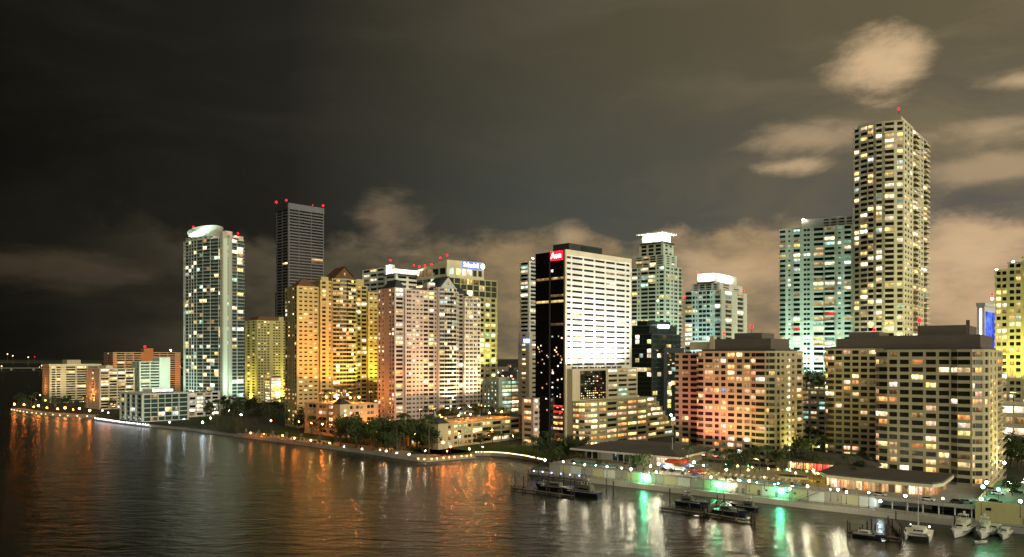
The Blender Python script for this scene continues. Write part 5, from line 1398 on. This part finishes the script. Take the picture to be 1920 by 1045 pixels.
# ================================================================== trees
def palm_meshes(seed, h=8.0, nf=16, fl=3.0):
    r = random.Random(seed)
    bm = bmesh.new(); bx, by = r.uniform(-.5, .5), r.uniform(-.5, .5); prev = Vector((0, 0, 0))
    for i in range(5):
        t = (i + 1) / 5; q = Vector((bx * t * t, by * t * t, h * t)); tube_bm(bm, prev, q, .24 - .10 * (t - .2), .24 - .10 * t, 7, cap=False); prev = q
    tm = bpy.data.meshes.new('palm_trunk'); bm.to_mesh(tm); bm.free(); tm.materials.append(MAT['bark'])
    bm = bmesh.new(); top = prev
    for k in range(nf):
        a = 2 * pi * k / nf + r.uniform(-.2, .2); up = r.uniform(-.25, .85); ln = fl * r.uniform(.8, 1.15)
        d_ = Vector((cos(a), sin(a), 0)); side_ = Vector((-sin(a), cos(a), 0)); pts = []
        for j in range(7):
            t = j / 6; pts.append(top + d_ * ln * t * (1 - .12 * t) + Vector((0, 0, ln * (up * t - (.75 + .3 * up) * t * t))))
        for j in range(6):
            for sg in (-1, 1):
                for m_ in (0, .5):
                    b0 = pts[j].lerp(pts[j + 1], m_); b1 = pts[j].lerp(pts[j + 1], m_ + .42); lw = ln * .26 * sin(pi * min(1, (j + m_ + .8) / 6.6))
                    tip = b1 + side_ * sg * lw + d_ * lw * .35 + Vector((0, 0, -lw * .55))
                    bm.faces.new([bm.verts.new(v) for v in (b0, b1, tip)])
    cm = bpy.data.meshes.new('palm_crown'); bm.to_mesh(cm); bm.free(); cm.materials.append(MAT['palmleaf'])
    return tm, cm
def leaf_meshes(seed, h=7.0, rad=3.2, mat='leaf_dark', nl=620):
    r = random.Random(seed)
    bm = bmesh.new(); tube_bm(bm, (0, 0, 0), (0, 0, h * .45), .30, .20, 7)
    clumps = []
    for i in range(9):
        a = 2 * pi * i / 9 + r.uniform(-.4, .4); rr = rad * r.uniform(.25, .8); c = Vector((cos(a) * rr, sin(a) * rr, h * r.uniform(.5, .95)))
        tube_bm(bm, (0, 0, h * r.uniform(.3, .45)), c, .12, .04, 5, cap=False); clumps.append((c, rad * r.uniform(.32, .55)))
    tm = bpy.data.meshes.new('trunk'); bm.to_mesh(tm); bm.free(); tm.materials.append(MAT['bark'])
    bm = bmesh.new()
    for i in range(nl):
        c, cr = r.choice(clumps); v = Vector((r.gauss(0, 1), r.gauss(0, 1), r.gauss(0, .75))); v = v.normalized() * cr * r.uniform(.55, 1.05); q = c + v
        a = Vector((r.uniform(-1, 1), r.uniform(-1, 1), r.uniform(-1, 1))).normalized(); b_ = a.orthogonal().normalized(); sz = r.uniform(.22, .5)
        bm.faces.new([bm.verts.new(q + a * sz), bm.verts.new(q + b_ * sz * .6), bm.verts.new(q - a * sz), bm.verts.new(q - b_ * sz * .6)])
    cm = bpy.data.meshes.new('crown'); bm.to_mesh(cm); bm.free(); cm.materials.append(MAT[mat])
    return tm, cm
PALMS = [palm_meshes(i, 7 + i * .9, 15 + i, 2.9 + .15 * i) for i in range(4)]
TREES = [leaf_meshes(20 + i, 6.5 + i * .6, 3.0 + .3 * i, 'leaf_dark' if i % 2 == 0 else 'leaf_mid') for i in range(5)]
def plant(kindp, p, s, label, group):
    protos = PALMS if kindp == 'palm' else TREES
    tm, cm = R.choice(protos)
    o = empty('palm_tree' if kindp == 'palm' else 'tree', p, R.uniform(0, 6.28)); o.scale = (s, s, s * R.uniform(.9, 1.15))
    tag(o, label, 'palm' if kindp == 'palm' else 'tree', group)
    link('trunk', tm, o); link('crown', cm, o)
def grove(pix, z, kinds, smin, smax, label, group, jit=2.0):
    for (x, y) in pix:
        p = gp(x + R.uniform(-jit, jit), y + R.uniform(-jit * .5, jit * .5), z); k = R.choice(kinds)
        plant(k, (p.x, p.y, z), R.uniform(smin, smax), (label % ('palm' if k == 'palm' else 'broadleaf tree')), group)
def shore_y(x):
    for (x0, y0), (x1, y1) in zip(SHORE[4:15], SHORE[5:16]):
        if x0 <= x <= x1: return y0 + (y1 - y0) * (x - x0) / max(1e-6, x1 - x0)
    return 860
pts = [(x + R.uniform(-6, 6), shore_y(x) - R.uniform(7, 16)) for x in range(366, 450, 9)]
grove(pts, GB, ['tree', 'tree', 'palm'], .8, 1.2, 'dark %s at the waterline below the mint tower', 'trees below the mint tower')
pts = [(x + R.uniform(-8, 8), shore_y(x) - R.uniform(26, 58)) for x in range(362, 560, 8)]
grove(pts, GB, ['tree', 'palm'], 1.4, 2.1, 'dark %s between the mint tower and the bay', 'garden trees by the mint tower')
pts = [(x + R.uniform(-5, 5), shore_y(x) - R.uniform(20, 36)) for x in range(560, 660, 8)]
grove(pts, GB, ['tree', 'tree', 'palm'], 1.3, 2.0, 'dark %s on the lawn below the arched podium', 'trees below the arched podium')
pts = [(x + R.uniform(-5, 5), shore_y(x) - R.uniform(8, 30)) for x in range(640, 812, 4)]
grove(pts, GB, ['tree', 'tree', 'palm'], 1.4, 2.2, 'dark %s in the thick grove on the promenade', 'promenade grove')
pts = [(x, 757 + R.uniform(0, 16)) for x in range(36, 236, 11)]
grove(pts, GB, ['tree', 'palm'], 1.0, 1.7, '%s among the orange lamps of the far-left point', 'trees on the point')
pts = [(x, 745 + R.uniform(0, 8)) for x in (118, 128, 140, 150, 205, 216)]
grove(pts, GB, ['tree'], 1.8, 2.4, 'large dark %s below the tan block on the point', 'large trees on the point')
pts = [(820 + R.uniform(-14, 16), 836 + R.uniform(-6, 8)) for _ in range(7)] + [(900, 838), (925, 832), (938, 842), (955, 838), (970, 845), (985, 850), (1000, 853), (1012, 856)]
grove(pts, GB, ['tree', 'palm'], .7, 1.1, '%s in the garden behind the curved seawall', 'garden by the curved seawall')
pts = [(1030, 864), (1038, 860), (1046, 868), (1055, 860), (1064, 866), (1075, 858), (1086, 864), (1092, 856), (1028, 852), (1050, 850), (1072, 848), (1005, 862)]
grove(pts, GB + 1, ['tree', 'tree', 'palm'], 1.0, 1.5, 'dark %s left of the clubhouse roof', 'trees left of the clubhouse')
pts = [(1180, 888), (1195, 886), (1205, 889), (1215, 890), (1345, 888), (1352, 884), (1365, 890), (1376, 884), (1390, 888), (1402, 882), (1415, 888), (1424, 884), (1340, 880), (1385, 876), (1440, 884), (1455, 880), (1468, 884), (1495, 880), (1508, 884)]
grove(pts, TZ, ['palm', 'palm', 'tree'], .8, 1.15, '%s on the terrace before the pink-lit slab', 'terrace palms')
pts = [(1500, 862), (1512, 858), (1522, 866), (1530, 860), (1540, 868), (1518, 846), (1528, 850)]
grove(pts, GB, ['tree', 'palm'], 1.2, 1.8, '%s in the garden between the slab hotels', 'garden trees between the slabs')
pts = [(1610, 895), (1622, 900), (1602, 905), (1630, 890), (1616, 884)]
grove(pts, TZ, ['tree', 'palm'], .7, 1.0, 'dark %s at the left foot of the front slab', 'trees by the front slab')
pts = [(1888, 866), (1900, 862), (1912, 868), (1895, 876), (1908, 880), (1918, 872), (1890, 850), (1905, 846), (1917, 852)]
grove(pts, GB, ['tree'], 1.2, 1.9, 'dark %s behind the parking deck below the garage', 'trees by the parking deck')
p = gp(1898, 930, GB + PZ); plant('tree', (p.x, p.y, GB + PZ), .75, 'big pale-lit round tree on the parking deck', None)
# trees on the podium roofs and on top of the small garage
for b_, ztop, pts_, lab in ((POD1, 762, ((.12, .5), (.22, .7), (.3, .4), (.45, .75), (.58, .6), (.72, .7), (.8, .4), (.92, .6), (.5, .4)), 'arched podium'),
                            (POD2, 800, ((.1, .7), (.25, .6), (.42, .7), (.5, .55), (.66, .6), (.72, .75), (.82, .6), (.9, .7), (.97, .5), (.6, .8), (.35, .85)), 'long garage podium')):
    for i, (u, v) in enumerate(pts_):
        q = Matrix.Rotation(b_.th, 3, 'Z') @ Vector((u * b_.W, v * b_.D, 0)) + b_.root.location
        k = 'palm' if b_ is POD1 or i % 3 == 0 else 'tree'
        plant(k, (q.x, q.y, b_.z(ztop) + GB + .9), R.uniform(.75, 1.1) if k == 'tree' else R.uniform(.95, 1.25), ('palm' if k == 'palm' else 'broadleaf tree') + ' on the roof of the ' + lab, 'trees on the podium roofs')
p0 = Vector((at(1525, 735, 490).x, 495)); zr = at(1525, 735, 490).z
for i in range(5): plant('tree', (p0.x - 12 + i * 6, p0.y + R.uniform(-2, 8) + i * 2, zr), R.uniform(1.2, 1.6), 'dark bushy tree on the small garage roof', 'roof trees')
for i in range(22):
    s_, t_ = 66 + i * 3.0 + R.uniform(-1, 1), R.uniform(40, 52) if i % 2 else R.uniform(16, 24) if i < 5 else R.uniform(39, 52)
    p = qp(s_, t_, TZ); plant('palm', p, R.uniform(.75, 1.15), 'palm lit from below on the pool terrace', 'uplit terrace palms')
    q = qp(s_ + .7, t_ - 1.2, TZ); o = empty('added_garden_light', q); tag(o, 'small added ground light under a terrace palm', 'garden light', 'added terrace garden lights')
    box('spike', o, (0, 0, .15), (.12, .12, .3), 'metal_dark'); link('bulb', globe_mesh('lamp_yellow' if i % 3 else 'lamp_green', .2), o, (0, 0, .45))  # bulb added to brighten the palm from below
# hedge of low plants along the plaza
for i in range(22):
    x = 455 + i * 8; p = gp(x, shore_y(x) - R.uniform(5, 9), GB)
    plant('tree', (p.x, p.y, GB), R.uniform(.25, .4), 'low clipped shrub on the lamp-lit plaza by the bay', 'plaza shrubs')

for i in range(30):
    p = qp(9 + i * 4.6 + R.uniform(-.6, .6), R.uniform(6.6, 7.6), TZ)
    plant('tree' if R.random() < .75 else 'palm', p, R.uniform(.18, .36), 'low shrub along the terrace edge above the quay', 'terrace edge planting')

# ---- tell look-alikes apart by their place in the row they stand in
ORD = ('first second third fourth fifth sixth seventh eighth ninth tenth eleventh twelfth thirteenth fourteenth fifteenth sixteenth seventeenth eighteenth nineteenth twentieth twenty-first twenty-second '
       'twenty-third twenty-fourth twenty-fifth twenty-sixth twenty-seventh twenty-eighth twenty-ninth thirtieth').split()
same = {}
for o in COL.objects:
    if o.parent is None and 'label' in o and o.get('group') not in ('distant low city blocks', 'distant street lights'):
        same.setdefault(o['label'], []).append(o)
for lab, os_ in same.items():
    if 1 < len(os_) <= 30:
        os_.sort(key=lambda o: o.location.x / o.location.y)
        for i, o in enumerate(os_): o['label'] = lab + ', ' + ORD[i] + ' from the left'
    elif len(os_) > 30:
        os_.sort(key=lambda o: o.location.x / o.location.y)
        for i, o in enumerate(os_):
            h = 'left half' if i < len(os_) // 2 else 'right half'
            o['label'] = lab + ', in the ' + h
